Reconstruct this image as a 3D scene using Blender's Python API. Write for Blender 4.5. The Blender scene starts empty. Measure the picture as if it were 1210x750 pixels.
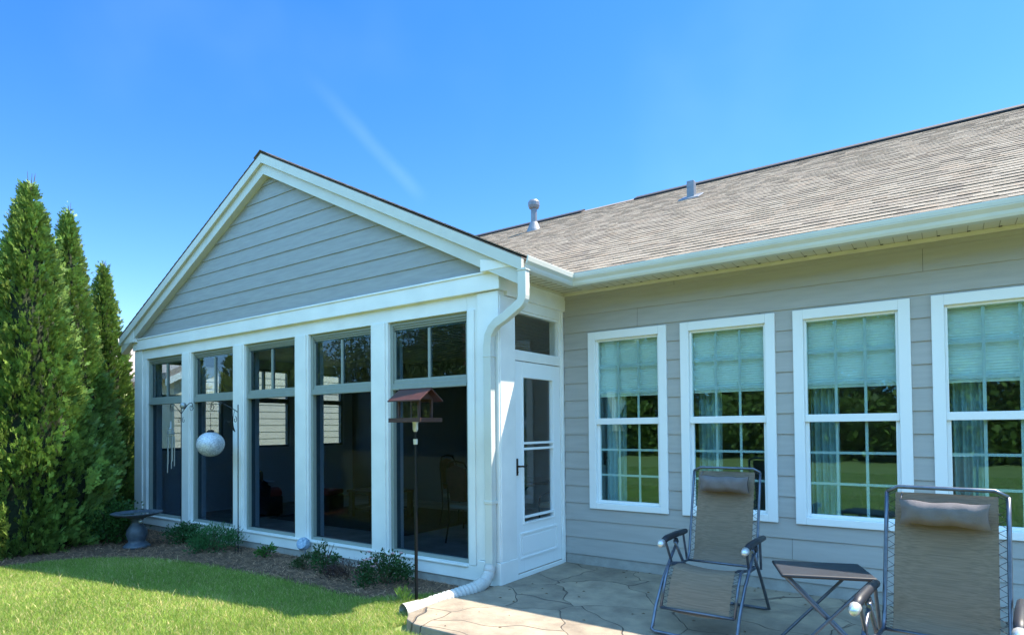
import bpy, math, random
import numpy as np
from mathutils import Vector, Matrix
R = math.radians
random.seed(7); rng = np.random.default_rng(11)
S = bpy.context.scene; COL = S.collection

# ------------------------------------------------------------------ camera
cam = bpy.data.cameras.new('camera'); co = bpy.data.objects.new('camera', cam); COL.objects.link(co)
right = Vector((0.81675, 0.57690, -0.00973)); up = Vector((0.01986, -0.01125, 0.99974)); fwd = Vector((-0.57664, 0.81673, 0.02064))
m = Matrix(((right.x, up.x, -fwd.x, 3.6438), (right.y, up.y, -fwd.y, -4.9405), (right.z, up.z, -fwd.z, 1.55), (0, 0, 0, 1)))
co.matrix_world = m
cam.sensor_width = 36; cam.lens = 36 * 729.23 / 1210
cam.shift_x = 0.0; cam.shift_y = (489.9 - 375) / 1210
cam.clip_start = 0.05; cam.clip_end = 3000
S.camera = co

# ------------------------------------------------------------------ sky and sun
SD = Vector((0.385, 0.425, 1.0)).normalized()          # towards the sun
elev = math.asin(SD.z); az = math.atan2(SD.x, SD.y)  # from +Y towards +X
w = bpy.data.worlds.new('World'); S.world = w; w.use_nodes = True
nt = w.node_tree; N = nt.nodes; L = nt.links; bg = N['Background']
sky = N.new('ShaderNodeTexSky'); sky.sky_type = 'NISHITA'; sky.sun_disc = False
sky.sun_elevation = elev; sky.sun_rotation = az; sky.ozone_density = 2.5; sky.dust_density = 0.2; sky.air_density = 1.0; sky.altitude = 100
hs = N.new('ShaderNodeHueSaturation'); hs.inputs['Saturation'].default_value = 1.36; hs.inputs['Value'].default_value = .72; hs.inputs['Hue'].default_value = .508
L.new(sky.outputs[0], hs.inputs['Color'])
# faint contrail: a soft streak along a great circle of the sky
tc = N.new('ShaderNodeTexCoord')
A_ = Vector((-0.7091, 0.5006, 0.4966)); B_ = Vector((-0.6429, 0.6826, 0.3475)); nrm = A_.cross(B_).normalized()
along = (B_ - A_).normalized(); mid = ((A_ + B_) / 2)
def vdot(vec):
    v = N.new('ShaderNodeVectorMath'); v.operation = 'DOT_PRODUCT'; v.inputs[1].default_value = vec; L.new(tc.outputs['Generated'], v.inputs[0]); return v.outputs['Value']
def mth(op, a, b=None, c=None, nt_=None):
    n_ = N.new('ShaderNodeMath'); n_.operation = op
    for i, x in enumerate((a, b, c)):
        if x is None: continue
        if isinstance(x, (int, float)): n_.inputs[i].default_value = x
        else: L.new(x, n_.inputs[i])
    return n_.outputs[0]
def sstep(v, a, b, c=0, d=1):
    n_ = N.new('ShaderNodeMapRange'); n_.interpolation_type = 'SMOOTHSTEP'; L.new(v, n_.inputs[0])
    for i, x in enumerate((a, b, c, d)): n_.inputs[i + 1].default_value = x
    return n_.outputs[0]
wn = N.new('ShaderNodeTexNoise'); wn.inputs['Scale'].default_value = 9; wn.inputs['Detail'].default_value = 5; L.new(tc.outputs['Generated'], wn.inputs['Vector'])
dist = mth('ABSOLUTE', mth('ADD', vdot(nrm), mth('MULTIPLY', mth('SUBTRACT', wn.outputs['Fac'], .5), .012)))
t_al = mth('SUBTRACT', vdot(along), float(mid.dot(along)))
streak = mth('MULTIPLY', sstep(dist, 0.0, .016, 1, 0), mth('MULTIPLY', sstep(t_al, -.12, .02), sstep(t_al, .09, .135, 1, 0)))
streak = mth('MULTIPLY', streak, sstep(wn.outputs['Fac'], .25, .7, .5, 1))
wn2 = N.new('ShaderNodeTexNoise'); wn2.inputs['Scale'].default_value = 2.3; wn2.inputs['Detail'].default_value = 4; L.new(tc.outputs['Generated'], wn2.inputs['Vector'])
veil = mth('MULTIPLY', sstep(wn2.outputs['Fac'], .5, .8), .025)
mx = N.new('ShaderNodeMix'); mx.data_type = 'RGBA'
L.new(mth('ADD', mth('MULTIPLY', streak, .028), veil), mx.inputs[0]); L.new(hs.outputs[0], mx.inputs[6]); mx.inputs[7].default_value = (6.5, 8.5, 10.5, 1)
# cloud bank added in the unseen southern sky behind the viewer, to brighten shade
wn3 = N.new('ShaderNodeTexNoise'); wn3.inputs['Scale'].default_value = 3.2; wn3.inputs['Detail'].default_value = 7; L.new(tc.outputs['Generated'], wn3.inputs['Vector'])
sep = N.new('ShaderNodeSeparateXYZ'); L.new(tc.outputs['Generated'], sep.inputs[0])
fill_cloud = mth('MULTIPLY', sstep(mth('ADD', sep.outputs['Y'], mth('MULTIPLY', mth('SUBTRACT', wn3.outputs['Fac'], .5), .5)), -.22, .02, 1, 0), sstep(wn3.outputs['Fac'], .36, .56, .55, 1))
mx2 = N.new('ShaderNodeMix'); mx2.data_type = 'RGBA'; L.new(fill_cloud, mx2.inputs[0]); L.new(mx.outputs[2], mx2.inputs[6]); mx2.inputs[7].default_value = (1.9, 4.5, 7.9, 1)
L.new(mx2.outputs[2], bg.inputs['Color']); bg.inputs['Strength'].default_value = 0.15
sun = bpy.data.lights.new('sun', 'SUN'); so = bpy.data.objects.new('sun', sun); COL.objects.link(so)
sun.energy = 4.9; sun.angle = R(.53); sun.color = (1, .91, .76)
so.rotation_euler = SD.to_track_quat('Z', 'Y').to_euler(); so.location = (20, 20, 40)
S.view_settings.view_transform = 'Standard'; S.view_settings.look = 'None'; S.view_settings.gamma = 1
S.view_settings.use_curve_mapping = False; S.view_settings.exposure = 1.5
S.render.engine = 'CYCLES'
S.cycles.transparent_max_bounces = 24; S.cycles.max_bounces = 8

# ------------------------------------------------------------------ helpers
class MB:
    def __init__(s): s.v = []; s.f = []; s.c = []
    def quad(s, a, b, c, d): i = len(s.v); s.v += [tuple(a), tuple(b), tuple(c), tuple(d)]; s.f.append((i, i+1, i+2, i+3))
    def poly(s, pts): i = len(s.v); s.v += [tuple(p) for p in pts]; s.f.append(tuple(range(i, i+len(pts))))
    def box(s, x0, x1, y0, y1, z0, z1):
        if x0 > x1: x0, x1 = x1, x0
        if y0 > y1: y0, y1 = y1, y0
        if z0 > z1: z0, z1 = z1, z0
        i = len(s.v)
        s.v += [(x0,y0,z0),(x1,y0,z0),(x1,y1,z0),(x0,y1,z0),(x0,y0,z1),(x1,y0,z1),(x1,y1,z1),(x0,y1,z1)]
        s.f += [(i,i+3,i+2,i+1),(i+4,i+5,i+6,i+7),(i,i+1,i+5,i+4),(i+1,i+2,i+6,i+5),(i+2,i+3,i+7,i+6),(i+3,i,i+4,i+7)]
        return s
    def prism(s, pts, d):           # pts: planar polygon, d: extrusion vector
        d = Vector(d); n = len(pts); i = len(s.v)
        s.v += [tuple(p) for p in pts] + [tuple(Vector(p) + d) for p in pts]
        s.f.append(tuple(range(i+n-1, i-1, -1))); s.f.append(tuple(range(i+n, i+2*n)))
        for k in range(n): s.f.append((i+k, i+(k+1) % n, i+n+(k+1) % n, i+n+k))
        return s
    def tube(s, pts, r, seg=8, closed=False, cap=True):
        pts = [Vector(p) for p in pts]; n = len(pts)
        rr = r if isinstance(r, (list, tuple)) else [r]*n
        prev = None; base = len(s.v)
        for k in range(n):
            a = pts[k-1] if (k > 0 or closed) else pts[k]; b = pts[(k+1) % n] if (k < n-1 or closed) else pts[k]
            t = (b-a).normalized() if (b-a).length > 1e-9 else Vector((0,0,1))
            if prev is None:
                nn = t.cross(Vector((0,0,1)))
                if nn.length < .1: nn = t.cross(Vector((1,0,0)))
                nn.normalize()
            else:
                nn = (prev - t*prev.dot(t)).normalized()
            prev = nn; bb = t.cross(nn)
            for j in range(seg):
                th = 2*math.pi*j/seg
                s.v.append(tuple(pts[k] + (nn*math.cos(th) + bb*math.sin(th))*rr[k]))
        for k in range(n if closed else n-1):
            for j in range(seg):
                a = base+k*seg+j; b = base+k*seg+(j+1) % seg; k2 = (k+1) % n
                s.f.append((a, b, base+k2*seg+(j+1) % seg, base+k2*seg+j))
        if cap and not closed:
            s.f.append(tuple(base+j for j in range(seg-1, -1, -1))); s.f.append(tuple(base+(n-1)*seg+j for j in range(seg)))
        return s
    def bar(s, a, b, wx, wy, upv=(0,0,1)):
        a = Vector(a); b = Vector(b); t = (b-a).normalized(); u = Vector(upv)
        if abs(t.dot(u)) > .98: u = Vector((1,0,0))
        n1 = t.cross(u).normalized(); n2 = n1.cross(t)
        pts = [a+n1*wx/2+n2*wy/2, a-n1*wx/2+n2*wy/2, a-n1*wx/2-n2*wy/2, a+n1*wx/2-n2*wy/2]
        return s.prism(pts, b-a)
    def lathe(s, prof, c=(0,0,0), seg=24, axis='z'):
        base = len(s.v)
        for (r_, z_) in prof:
            for j in range(seg):
                th = 2*math.pi*j/seg
                p = (r_*math.cos(th), r_*math.sin(th), z_)
                if axis == 'x': p = (p[2], p[0], p[1])
                if axis == 'y': p = (p[0], p[2], p[1])
                s.v.append((p[0]+c[0], p[1]+c[1], p[2]+c[2]))
        for k in range(len(prof)-1):
            for j in range(seg):
                s.f.append((base+k*seg+j, base+k*seg+(j+1) % seg, base+(k+1)*seg+(j+1) % seg, base+(k+1)*seg+j))
        s.f.append(tuple(base+j for j in range(seg-1, -1, -1))); k = len(prof)-1
        s.f.append(tuple(base+k*seg+j for j in range(seg)))
        return s
    def build(s, name, mat, parent=None, bevel=0, smooth=False, sub=0):
        me = bpy.data.meshes.new(name); me.from_pydata(s.v, [], s.f); me.update()
        if s.c:
            ca = me.color_attributes.new('Col', 'FLOAT_COLOR', 'CORNER'); arr = []
            for p in me.polygons:
                arr += list(s.c[p.index]) * p.loop_total
            ca.data.foreach_set('color', arr)
        o = bpy.data.objects.new(name, me); COL.objects.link(o)
        if mat: me.materials.append(mat)
        if parent: o.parent = parent
        if smooth:
            me.polygons.foreach_set('use_smooth', [True]*len(me.polygons))
        if bevel:
            b = o.modifiers.new('b', 'BEVEL'); b.width = bevel; b.segments = 2; b.limit_method = 'ANGLE'; b.angle_limit = R(40)
        if sub:
            b = o.modifiers.new('s', 'SUBSURF'); b.levels = sub; b.render_levels = sub
        return o

def npmesh(name, V, F, colors, mat, parent=None, smooth=False):
    """V (n,3), F (m,k) equal sided faces, colors (m,3)"""
    me = bpy.data.meshes.new(name); m_, k = F.shape
    me.vertices.add(len(V)); me.vertices.foreach_set('co', V.astype(np.float32).ravel())
    me.loops.add(m_*k); me.loops.foreach_set('vertex_index', F.astype(np.int32).ravel())
    me.polygons.add(m_); me.polygons.foreach_set('loop_start', np.arange(0, m_*k, k, dtype=np.int32))
    me.update(calc_edges=True)
    if colors is not None:
        ca = me.color_attributes.new('Col', 'FLOAT_COLOR', 'CORNER')
        c = np.concatenate([colors, np.ones((m_, 1))], 1); ca.data.foreach_set('color', np.repeat(c, k, 0).astype(np.float32).ravel())
    me.materials.append(mat)
    if smooth: me.polygons.foreach_set('use_smooth', [True]*m_)
    o = bpy.data.objects.new(name, me); COL.objects.link(o)
    if parent: o.parent = parent
    return o

def tag(o, label=None, cat=None, group=None, kind=None):
    if label: o['label'] = label
    if cat: o['category'] = cat
    if group: o['group'] = group
    if kind: o['kind'] = kind
    return o
def empty(name, loc=(0,0,0), rz=0, label=None, cat=None, group=None):
    o = bpy.data.objects.new(name, None); COL.objects.link(o); o.location = loc; o.rotation_euler = (0,0,rz)
    return tag(o, label, cat, group)
def copy_tree(o, parent=None):
    c = o.copy(); COL.objects.link(c)
    if parent: c.parent = parent
    for ch in [x for x in bpy.data.objects if x.parent == o]: copy_tree(ch, c)
    return c

# ------------------------------------------------------------------ materials
def mat(name, col, rough=.6, metal=0, noise=0, nscale=20, bump=0, bscale=200, attr=False, spec=.5, trans=0, col2=None, stretch=None, coat=0):
    m = bpy.data.materials.new(name); m.use_nodes = True; n = m.node_tree.nodes; l = m.node_tree.links
    p = n['Principled BSDF']; p.inputs['Base Color'].default_value = (*col, 1); p.inputs['Roughness'].default_value = rough
    p.inputs['Metallic'].default_value = metal; p.inputs['Specular IOR Level'].default_value = spec
    if coat: p.inputs['Coat Weight'].default_value = coat
    tcn = n.new('ShaderNodeTexCoord'); vec = tcn.outputs['Object']
    if stretch:
        mp = n.new('ShaderNodeMapping'); mp.inputs['Scale'].default_value = stretch; l.new(vec, mp.inputs[0]); vec = mp.outputs[0]
    src = None
    if attr:
        a = n.new('ShaderNodeAttribute'); a.attribute_name = 'Col'; src = a.outputs['Color']
    if noise:
        t = n.new('ShaderNodeTexNoise'); t.inputs['Scale'].default_value = nscale; t.inputs['Detail'].default_value = 6; l.new(vec, t.inputs['Vector'])
        mr = n.new('ShaderNodeMapRange'); l.new(t.outputs['Fac'], mr.inputs[0]); mr.inputs[1].default_value = .3; mr.inputs[2].default_value = .7
        if col2:
            mxx = n.new('ShaderNodeMix'); mxx.data_type = 'RGBA'; l.new(mr.outputs[0], mxx.inputs[0]); mxx.inputs[6].default_value = (*col, 1); mxx.inputs[7].default_value = (*col2, 1); src = mxx.outputs[2]
        else:
            mr.inputs[3].default_value = 1-noise; mr.inputs[4].default_value = 1+noise
            mxx = n.new('ShaderNodeVectorMath'); mxx.operation = 'SCALE'; l.new(mr.outputs[0], mxx.inputs['Scale'])
            if src: l.new(src, mxx.inputs[0])
            else: mxx.inputs[0].default_value = col
            src = mxx.outputs[0]
    if src: l.new(src, p.inputs['Base Color'])
    if bump:
        t = n.new('ShaderNodeTexNoise'); t.inputs['Scale'].default_value = bscale; t.inputs['Detail'].default_value = 4; l.new(vec, t.inputs['Vector'])
        b = n.new('ShaderNodeBump'); b.inputs['Strength'].default_value = bump; b.inputs['Distance'].default_value = .01; l.new(t.outputs['Fac'], b.inputs['Height']); l.new(b.outputs[0], p.inputs['Normal'])
    if trans:
        tr = n.new('ShaderNodeBsdfTranslucent'); ms = n.new('ShaderNodeMixShader'); ms.inputs[0].default_value = trans
        if src: l.new(src, tr.inputs[0])
        else: tr.inputs[0].default_value = (*col, 1)
        l.new(p.outputs[0], ms.inputs[1]); l.new(tr.outputs[0], ms.inputs[2]); l.new(ms.outputs[0], n['Material Output'].inputs[0])
    return m
def glass_mat(name, tint, f0=.045, wav=0.0, boost=1.0, gc=(.95, .98, 1)):
    m = bpy.data.materials.new(name); m.use_nodes = True; n = m.node_tree.nodes; l = m.node_tree.links; n.remove(n['Principled BSDF'])
    t = n.new('ShaderNodeBsdfTransparent'); t.inputs[0].default_value = (*tint, 1)
    g = n.new('ShaderNodeBsdfGlossy'); g.inputs['Roughness'].default_value = 0; g.inputs[0].default_value = (*gc, 1)
    ge = n.new('ShaderNodeNewGeometry'); dt = n.new('ShaderNodeVectorMath'); dt.operation = 'DOT_PRODUCT'; l.new(ge.outputs['Normal'], dt.inputs[0]); l.new(ge.outputs['Incoming'], dt.inputs[1])
    def mm(op, a, b=None):
        q = n.new('ShaderNodeMath'); q.operation = op; q.use_clamp = (op == 'MULTIPLY_')
        for i, x in enumerate((a, b)):
            if x is None: continue
            if isinstance(x, (int, float)): q.inputs[i].default_value = x
            else: l.new(x, q.inputs[i])
        return q.outputs[0]
    sch = mm('MINIMUM', mm('MULTIPLY', mm('ADD', mm('MULTIPLY', mm('POWER', mm('SUBTRACT', 1.0, mm('ABSOLUTE', dt.outputs['Value'])), 5.0), 1-f0), f0), boost), 1.0)
    ms = n.new('ShaderNodeMixShader'); l.new(sch, ms.inputs[0]); l.new(t.outputs[0], ms.inputs[1]); l.new(g.outputs[0], ms.inputs[2]); l.new(ms.outputs[0], n['Material Output'].inputs[0])
    if wav:
        tcn = n.new('ShaderNodeTexCoord'); tx = n.new('ShaderNodeTexNoise'); tx.inputs['Scale'].default_value = 1.6; tx.inputs['Detail'].default_value = 2; l.new(tcn.outputs['Object'], tx.inputs[0])
        b = n.new('ShaderNodeBump'); b.inputs['Strength'].default_value = wav; b.inputs['Distance'].default_value = .02; l.new(tx.outputs['Fac'], b.inputs['Height']); l.new(b.outputs[0], g.inputs['Normal'])
    return m
M = {}
M['siding'] = mat('siding_paint', (.40, .38, .355), .62, noise=.06, nscale=3, bump=.25, bscale=40, stretch=(1, 1, 9))
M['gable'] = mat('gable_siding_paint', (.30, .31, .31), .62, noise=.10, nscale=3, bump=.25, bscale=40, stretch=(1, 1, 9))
M['white'] = mat('white_trim_paint', (.80, .79, .76), .45, noise=.06, nscale=3, bump=.06, bscale=60)
M['white_vinyl'] = mat('white_vinyl', (.84, .84, .83), .35)
M['gutter'] = mat('gutter_enamel', (.60, .60, .55), .32, noise=.05, nscale=3)
M['fascia'] = mat('fascia_paint', (.56, .56, .51), .45, noise=.04, nscale=5)
M['soffit'] = mat('soffit_vinyl', (.62, .58, .46), .5, noise=.05, nscale=6)
M['dark_gap'] = mat('dark_gap', (.03, .03, .03), .9)
M['foundation'] = mat('foundation_parging', (.36, .34, .31), .9, noise=.15, nscale=8, bump=.5, bscale=80)
M['frame_clay'] = mat('clay_window_frame', (.25, .28, .25), .45, noise=.04)
M['glass_sun'] = glass_mat('tinted_porch_glass', (.58, .68, .73), wav=.03, boost=.9)
M['glass_screen'] = glass_mat('screened_porch_glass', (.52, .60, .67), f0=.02, wav=.03, boost=.35)
M['glass_clear'] = glass_mat('clear_glass', (.95, .96, .96))
M['glass_main'] = glass_mat('window_glass', (.90, .97, .96), f0=.055, wav=.07, boost=1.35, gc=(.52, .88, .96))
M['shingle'] = mat('asphalt_shingle', (.3, .25, .22), .95, noise=.28, nscale=60, bump=.8, bscale=300, attr=True, spec=.2)
M['cap_tan'] = mat('ridge_cap_shingle', (.22, .17, .14), .9, noise=.2)
M['groove'] = mat('soffit_groove_shade', (.30, .26, .18), .8)
M['ridge'] = mat('dark_ridge_vent', (.015, .015, .02), .8, bump=.3)
M['shingle_edge'] = mat('shingle_edge', (.14, .11, .095), .9)
M['blind'] = mat('cellular_blind_fabric', (.80, .88, .84), .8, trans=.2)
M['muntin'] = mat('muntin_grey', (.45, .52, .52), .5)
M['curtain'] = mat('teal_curtain_cloth', (.34, .50, .52), .8, noise=.1, trans=.2)
M['curtain_white'] = mat('white_sheer_cloth', (.8, .8, .76), .8, trans=.3)
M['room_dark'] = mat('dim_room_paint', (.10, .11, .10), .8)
M['interior_white'] = mat('porch_ceiling_paint', (.72, .71, .68), .6, noise=.03)
M['interior_siding'] = mat('porch_inner_siding', (.22, .21, .19), .7)
M['pipe_grey'] = mat('vent_pipe_grey', (.17, .19, .22), .5, metal=.3, noise=.15, nscale=12)
M['pvc'] = mat('corrugated_pvc', (.50, .48, .45), .5, noise=.08, nscale=9)
M['black_metal'] = mat('black_iron', (.015, .016, .018), .45, metal=.6)
M['bronze'] = mat('bronze_handle', (.07, .045, .03), .4, metal=.8)
M['steel_blue'] = mat('powder_coated_tube', (.13, .15, .19), .35, metal=.75, noise=.15, nscale=30)
M['silver'] = mat('silver_cap', (.65, .66, .68), .3, metal=.6)
M['pad'] = mat('dark_armrest_plastic', (.015, .017, .025), .5)
M['sling'] = mat('taupe_sling_mesh', (.23, .17, .12), .8, noise=.22, nscale=9, bump=.4, bscale=60, stretch=(.25, 22, 22), trans=.12)
M['pillow'] = mat('grey_head_pillow', (.14, .12, .12), .8, bump=.3, noise=.1)
M['cord'] = mat('elastic_cord', (.03, .035, .05), .6)
M['redwood'] = mat('red_stained_wood', (.05, .018, .012), .55, noise=.3, nscale=14, stretch=(1, 6, 6), bump=.3, bscale=60)
M['red_roof'] = mat('red_feeder_roof', (.055, .014, .009), .5, noise=.2, nscale=12)
M['birdbath'] = mat('grey_glazed_stone', (.065, .085, .11), .45, noise=.3, nscale=14, bump=.5, bscale=30)
M['water'] = mat('still_water', (.05, .08, .09), .03, spec=.8)
M['globe'] = mat('mottled_silver_globe', (.34, .37, .43), .25, metal=.2, noise=.5, nscale=55, bump=.8, bscale=70, col2=(.78, .80, .84))
M['chime'] = mat('pale_chime_metal', (.36, .38, .38), .3, metal=.5)
M['concrete_light'] = mat('porch_floor_concrete', (.33, .28, .23), .7, noise=.25, nscale=4)
M['rug'] = mat('dark_patterned_rug', (.035, .03, .028), .95, noise=.5, nscale=14, col2=(.10, .08, .065))
M['wicker'] = mat('dark_wicker', (.022, .016, .013), .6, bump=1, bscale=120, noise=.4, nscale=60)
M['red_cushion'] = mat('red_cushion_cloth', (.42, .055, .035), .8, noise=.08, bump=.1)
M['floral'] = mat('floral_pillow_cloth', (.12, .13, .05), .85, noise=.5, nscale=22, col2=(.38, .20, .10))
M['wood_top'] = mat('brown_tiled_wood', (.12, .065, .04), .35, noise=.3, nscale=8, col2=(.2, .12, .08))
M['pot'] = mat('grey_pot', (.22, .22, .22), .6)
M['fan'] = mat('antique_white_fan', (.72, .68, .58), .45)
M['cream_siding'] = mat('cream_siding_paint', (.68, .60, .46), .6, noise=.04, nscale=3)
M['tan_cushion'] = mat('tan_seat_cloth', (.48, .38, .26), .8)
M['rust_cushion'] = mat('rust_chair_back', (.14, .04, .025), .7, noise=.3, nscale=15)
M['bark'] = mat('brown_bark', (.10, .065, .04), .95, noise=.35, nscale=15, bump=1, bscale=40, stretch=(1, 1, .25))
M['leaf'] = mat('leaf', (.06, .11, .03), .55, attr=True, trans=.28, spec=.25)
M['scale_leaf'] = mat('scale_leaf', (.06, .11, .03), .45, attr=True, trans=.12, spec=.4)
M['petal'] = mat('pink_petal', (.75, .42, .42), .6, trans=.3)
M['grassblade'] = mat('grass_blade', (.1, .2, .03), .5, attr=True, trans=.5, spec=.25)
M['straw'] = mat('pine_straw', (.2, .12, .07), .9, attr=True)
M['solar'] = mat('blue_glazed_ornament', (.10, .18, .30), .25, noise=.5, nscale=25, col2=(.4, .5, .6))

# ------------------------------------------------------------------ ground
def ground_mat():
    m = mat('lawn_soil', (.12, .17, .04), .95, noise=.4, nscale=6, col2=(.20, .22, .07), bump=.5, bscale=50)
    return m
g = MB()
ys = [-60, -20, -1.36, 20, 120]; g.quad((-400, -400, -.1), (400, -400, -.1), (400, 400, -.1), (-400, 400, -.1))
tag(g.build('ground', ground_mat()), kind='structure')

# stamped concrete patio
def patio_mat():
    m = bpy.data.materials.new('stamped_concrete'); m.use_nodes = True; n = m.node_tree.nodes; l = m.node_tree.links; p = n['Principled BSDF']
    tcn = n.new('ShaderNodeTexCoord'); mp = n.new('ShaderNodeMapping'); mp.inputs['Scale'].default_value = (1, 1.25, 1); mp.inputs['Location'].default_value = (3.37, 1.71, 0); l.new(tcn.outputs['Object'], mp.inputs[0])
    wz = n.new('ShaderNodeTexNoise'); wz.inputs['Scale'].default_value = 2.2; wz.inputs['Detail'].default_value = 1.2; l.new(mp.outputs[0], wz.inputs[0])
    sc = n.new('ShaderNodeVectorMath'); sc.operation = 'MULTIPLY_ADD'; l.new(wz.outputs['Color'], sc.inputs[0]); sc.inputs[1].default_value = (.34, .34, 0); l.new(mp.outputs[0], sc.inputs[2])
    flat = n.new('ShaderNodeVectorMath'); flat.operation = 'MULTIPLY'; flat.inputs[1].default_value = (1, 1, 0); l.new(sc.outputs[0], flat.inputs[0])
    vo = n.new('ShaderNodeTexVoronoi'); vo.feature = 'DISTANCE_TO_EDGE'; vo.inputs['Scale'].default_value = 1.3; l.new(flat.outputs[0], vo.inputs['Vector'])
    vc = n.new('ShaderNodeTexVoronoi'); vc.inputs['Scale'].default_value = 1.3; l.new(flat.outputs[0], vc.inputs['Vector'])
    mr = n.new('ShaderNodeMapRange'); mr.interpolation_type = 'SMOOTHSTEP'; l.new(vo.outputs['Distance'], mr.inputs[0]); mr.inputs[1].default_value = .001; mr.inputs[2].default_value = .0075
    nz = n.new('ShaderNodeTexNoise'); nz.inputs['Scale'].default_value = 3.5; nz.inputs['Detail'].default_value = 8; nz.inputs['Roughness'].default_value = .65; l.new(tcn.outputs['Object'], nz.inputs[0])
    cr = n.new('ShaderNodeValToRGB'); l.new(nz.outputs['Fac'], cr.inputs[0])
    e = cr.color_ramp.elements; e[0].position = .32; e[0].color = (.18, .14, .105, 1); e[1].position = .68; e[1].color = (.36, .28, .195, 1)
    e2 = cr.color_ramp.elements.new(.5); e2.color = (.26, .21, .155, 1)
    sv = n.new('ShaderNodeSeparateColor'); l.new(vc.outputs['Color'], sv.inputs[0])
    m3 = n.new('ShaderNodeMapRange'); l.new(sv.outputs[0], m3.inputs[0]); m3.inputs[3].default_value = .86; m3.inputs[4].default_value = 1.1
    vs = n.new('ShaderNodeVectorMath'); vs.operation = 'SCALE'; l.new(cr.outputs[0], vs.inputs[0]); l.new(m3.outputs[0], vs.inputs['Scale'])
    mx_ = n.new('ShaderNodeMix'); mx_.data_type = 'RGBA'; l.new(mr.outputs[0], mx_.inputs[0]); mx_.inputs[6].default_value = (.13, .10, .08, 1); l.new(vs.outputs[0], mx_.inputs[7])
    l.new(mx_.outputs[2], p.inputs['Base Color']); p.inputs['Roughness'].default_value = .62
    b1 = n.new('ShaderNodeBump'); b1.inputs['Strength'].default_value = 1.0; b1.inputs['Distance'].default_value = .02
    ad = n.new('ShaderNodeMath'); ad.operation = 'MULTIPLY_ADD'; l.new(nz.outputs['Fac'], ad.inputs[0]); ad.inputs[1].default_value = .8; l.new(mr.outputs[0], ad.inputs[2]); l.new(ad.outputs[0], b1.inputs['Height']); l.new(b1.outputs[0], p.inputs['Normal'])
    return m
p = MB()
pts = [(-.02, 1.26, -.14), (-.02, -.05, -.14), (-.14, -.55, -.14), (-.10, -1.18, -.14), (.0, -1.30, -.14), (.14, -1.36, -.14), (7.5, -1.5, -.14), (7.5, 1.255, -.14)]
p.prism(pts[::-1], (0, 0, .14))
tag(p.build('patio', patio_mat(), bevel=.012), kind='structure')

# mulch bed: outline of its front edge (x,y)
bed = [(-11, -5.2), (-8.6, -4.3), (-7.0, -3.7), (-5.95, -2.9), (-5.76, -2.39), (-5.69, -1.96), (-5.43, -1.56), (-4.81, -1.16), (-4.06, -.97), (-3.39, -.92), (-2.6, -.87), (-1.87, -.84), (-1.31, -.88), (-.95, -.86), (-.76, -.72), (-.6, -.5), (-.41, -.3), (-.2, -.22), (-.03, -.2)]
bedpoly = bed + [(-.03, -.005), (-7.74, -.005), (-7.74, 3), (-11, 3)]
def inpoly(x, y, poly):
    inside = np.zeros(x.shape, bool); n = len(poly)
    for i in range(n):
        x1, y1 = poly[i]; x2, y2 = poly[(i+1) % n]
        if y1 == y2: continue
        c = ((y1 > y) != (y2 > y)) & (x < (x2-x1)*(y-y1)/(y2-y1)+x1); inside ^= c
    return inside
b = MB(); b.prism([(x, y, -.12) for x, y in bedpoly], (0, 0, .035))
tag(b.build('mulch_bed', mat('mulch_soil', (.085, .05, .03), .95, noise=.5, nscale=30, col2=(.15, .09, .055), bump=1, bscale=90)), kind='structure')
# pine straw strands
n_ = 26000
x = rng.uniform(-8.6, 0, n_*2); y = rng.uniform(-4.2, 0, n_*2)
ok = inpoly(x, y, bedpoly) & ~((x > -7.76) & (y > -.02)); x = x[ok][:n_]; y = y[ok][:n_]; n_ = len(x)
a = rng.uniform(0, np.pi, n_); ln = rng.uniform(.03, .10, n_); wd = rng.uniform(.0014, .0036, n_); z = -.083 + rng.uniform(0, .022, n_); tl = rng.uniform(-.012, .012, n_)
dx, dy = np.cos(a), np.sin(a)
V = np.stack([np.stack([x-dx*ln/2-dy*wd, y-dy*ln/2+dx*wd, z-tl], 1), np.stack([x-dx*ln/2+dy*wd, y-dy*ln/2-dx*wd, z-tl], 1),
              np.stack([x+dx*ln/2+dy*wd, y+dy*ln/2-dx*wd, z+tl], 1), np.stack([x+dx*ln/2-dy*wd, y+dy*ln/2+dx*wd, z+tl], 1)], 1).reshape(-1, 3)
F = np.arange(n_*4).reshape(-1, 4); c = np.array([.27, .155, .09])*rng.uniform(.25, 1.9, (n_, 1))
tag(npmesh('pine_straw', V, F, c, M['straw']), 'brown pine straw mulch scattered over the bed along the porch', 'mulch', kind='stuff')

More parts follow.
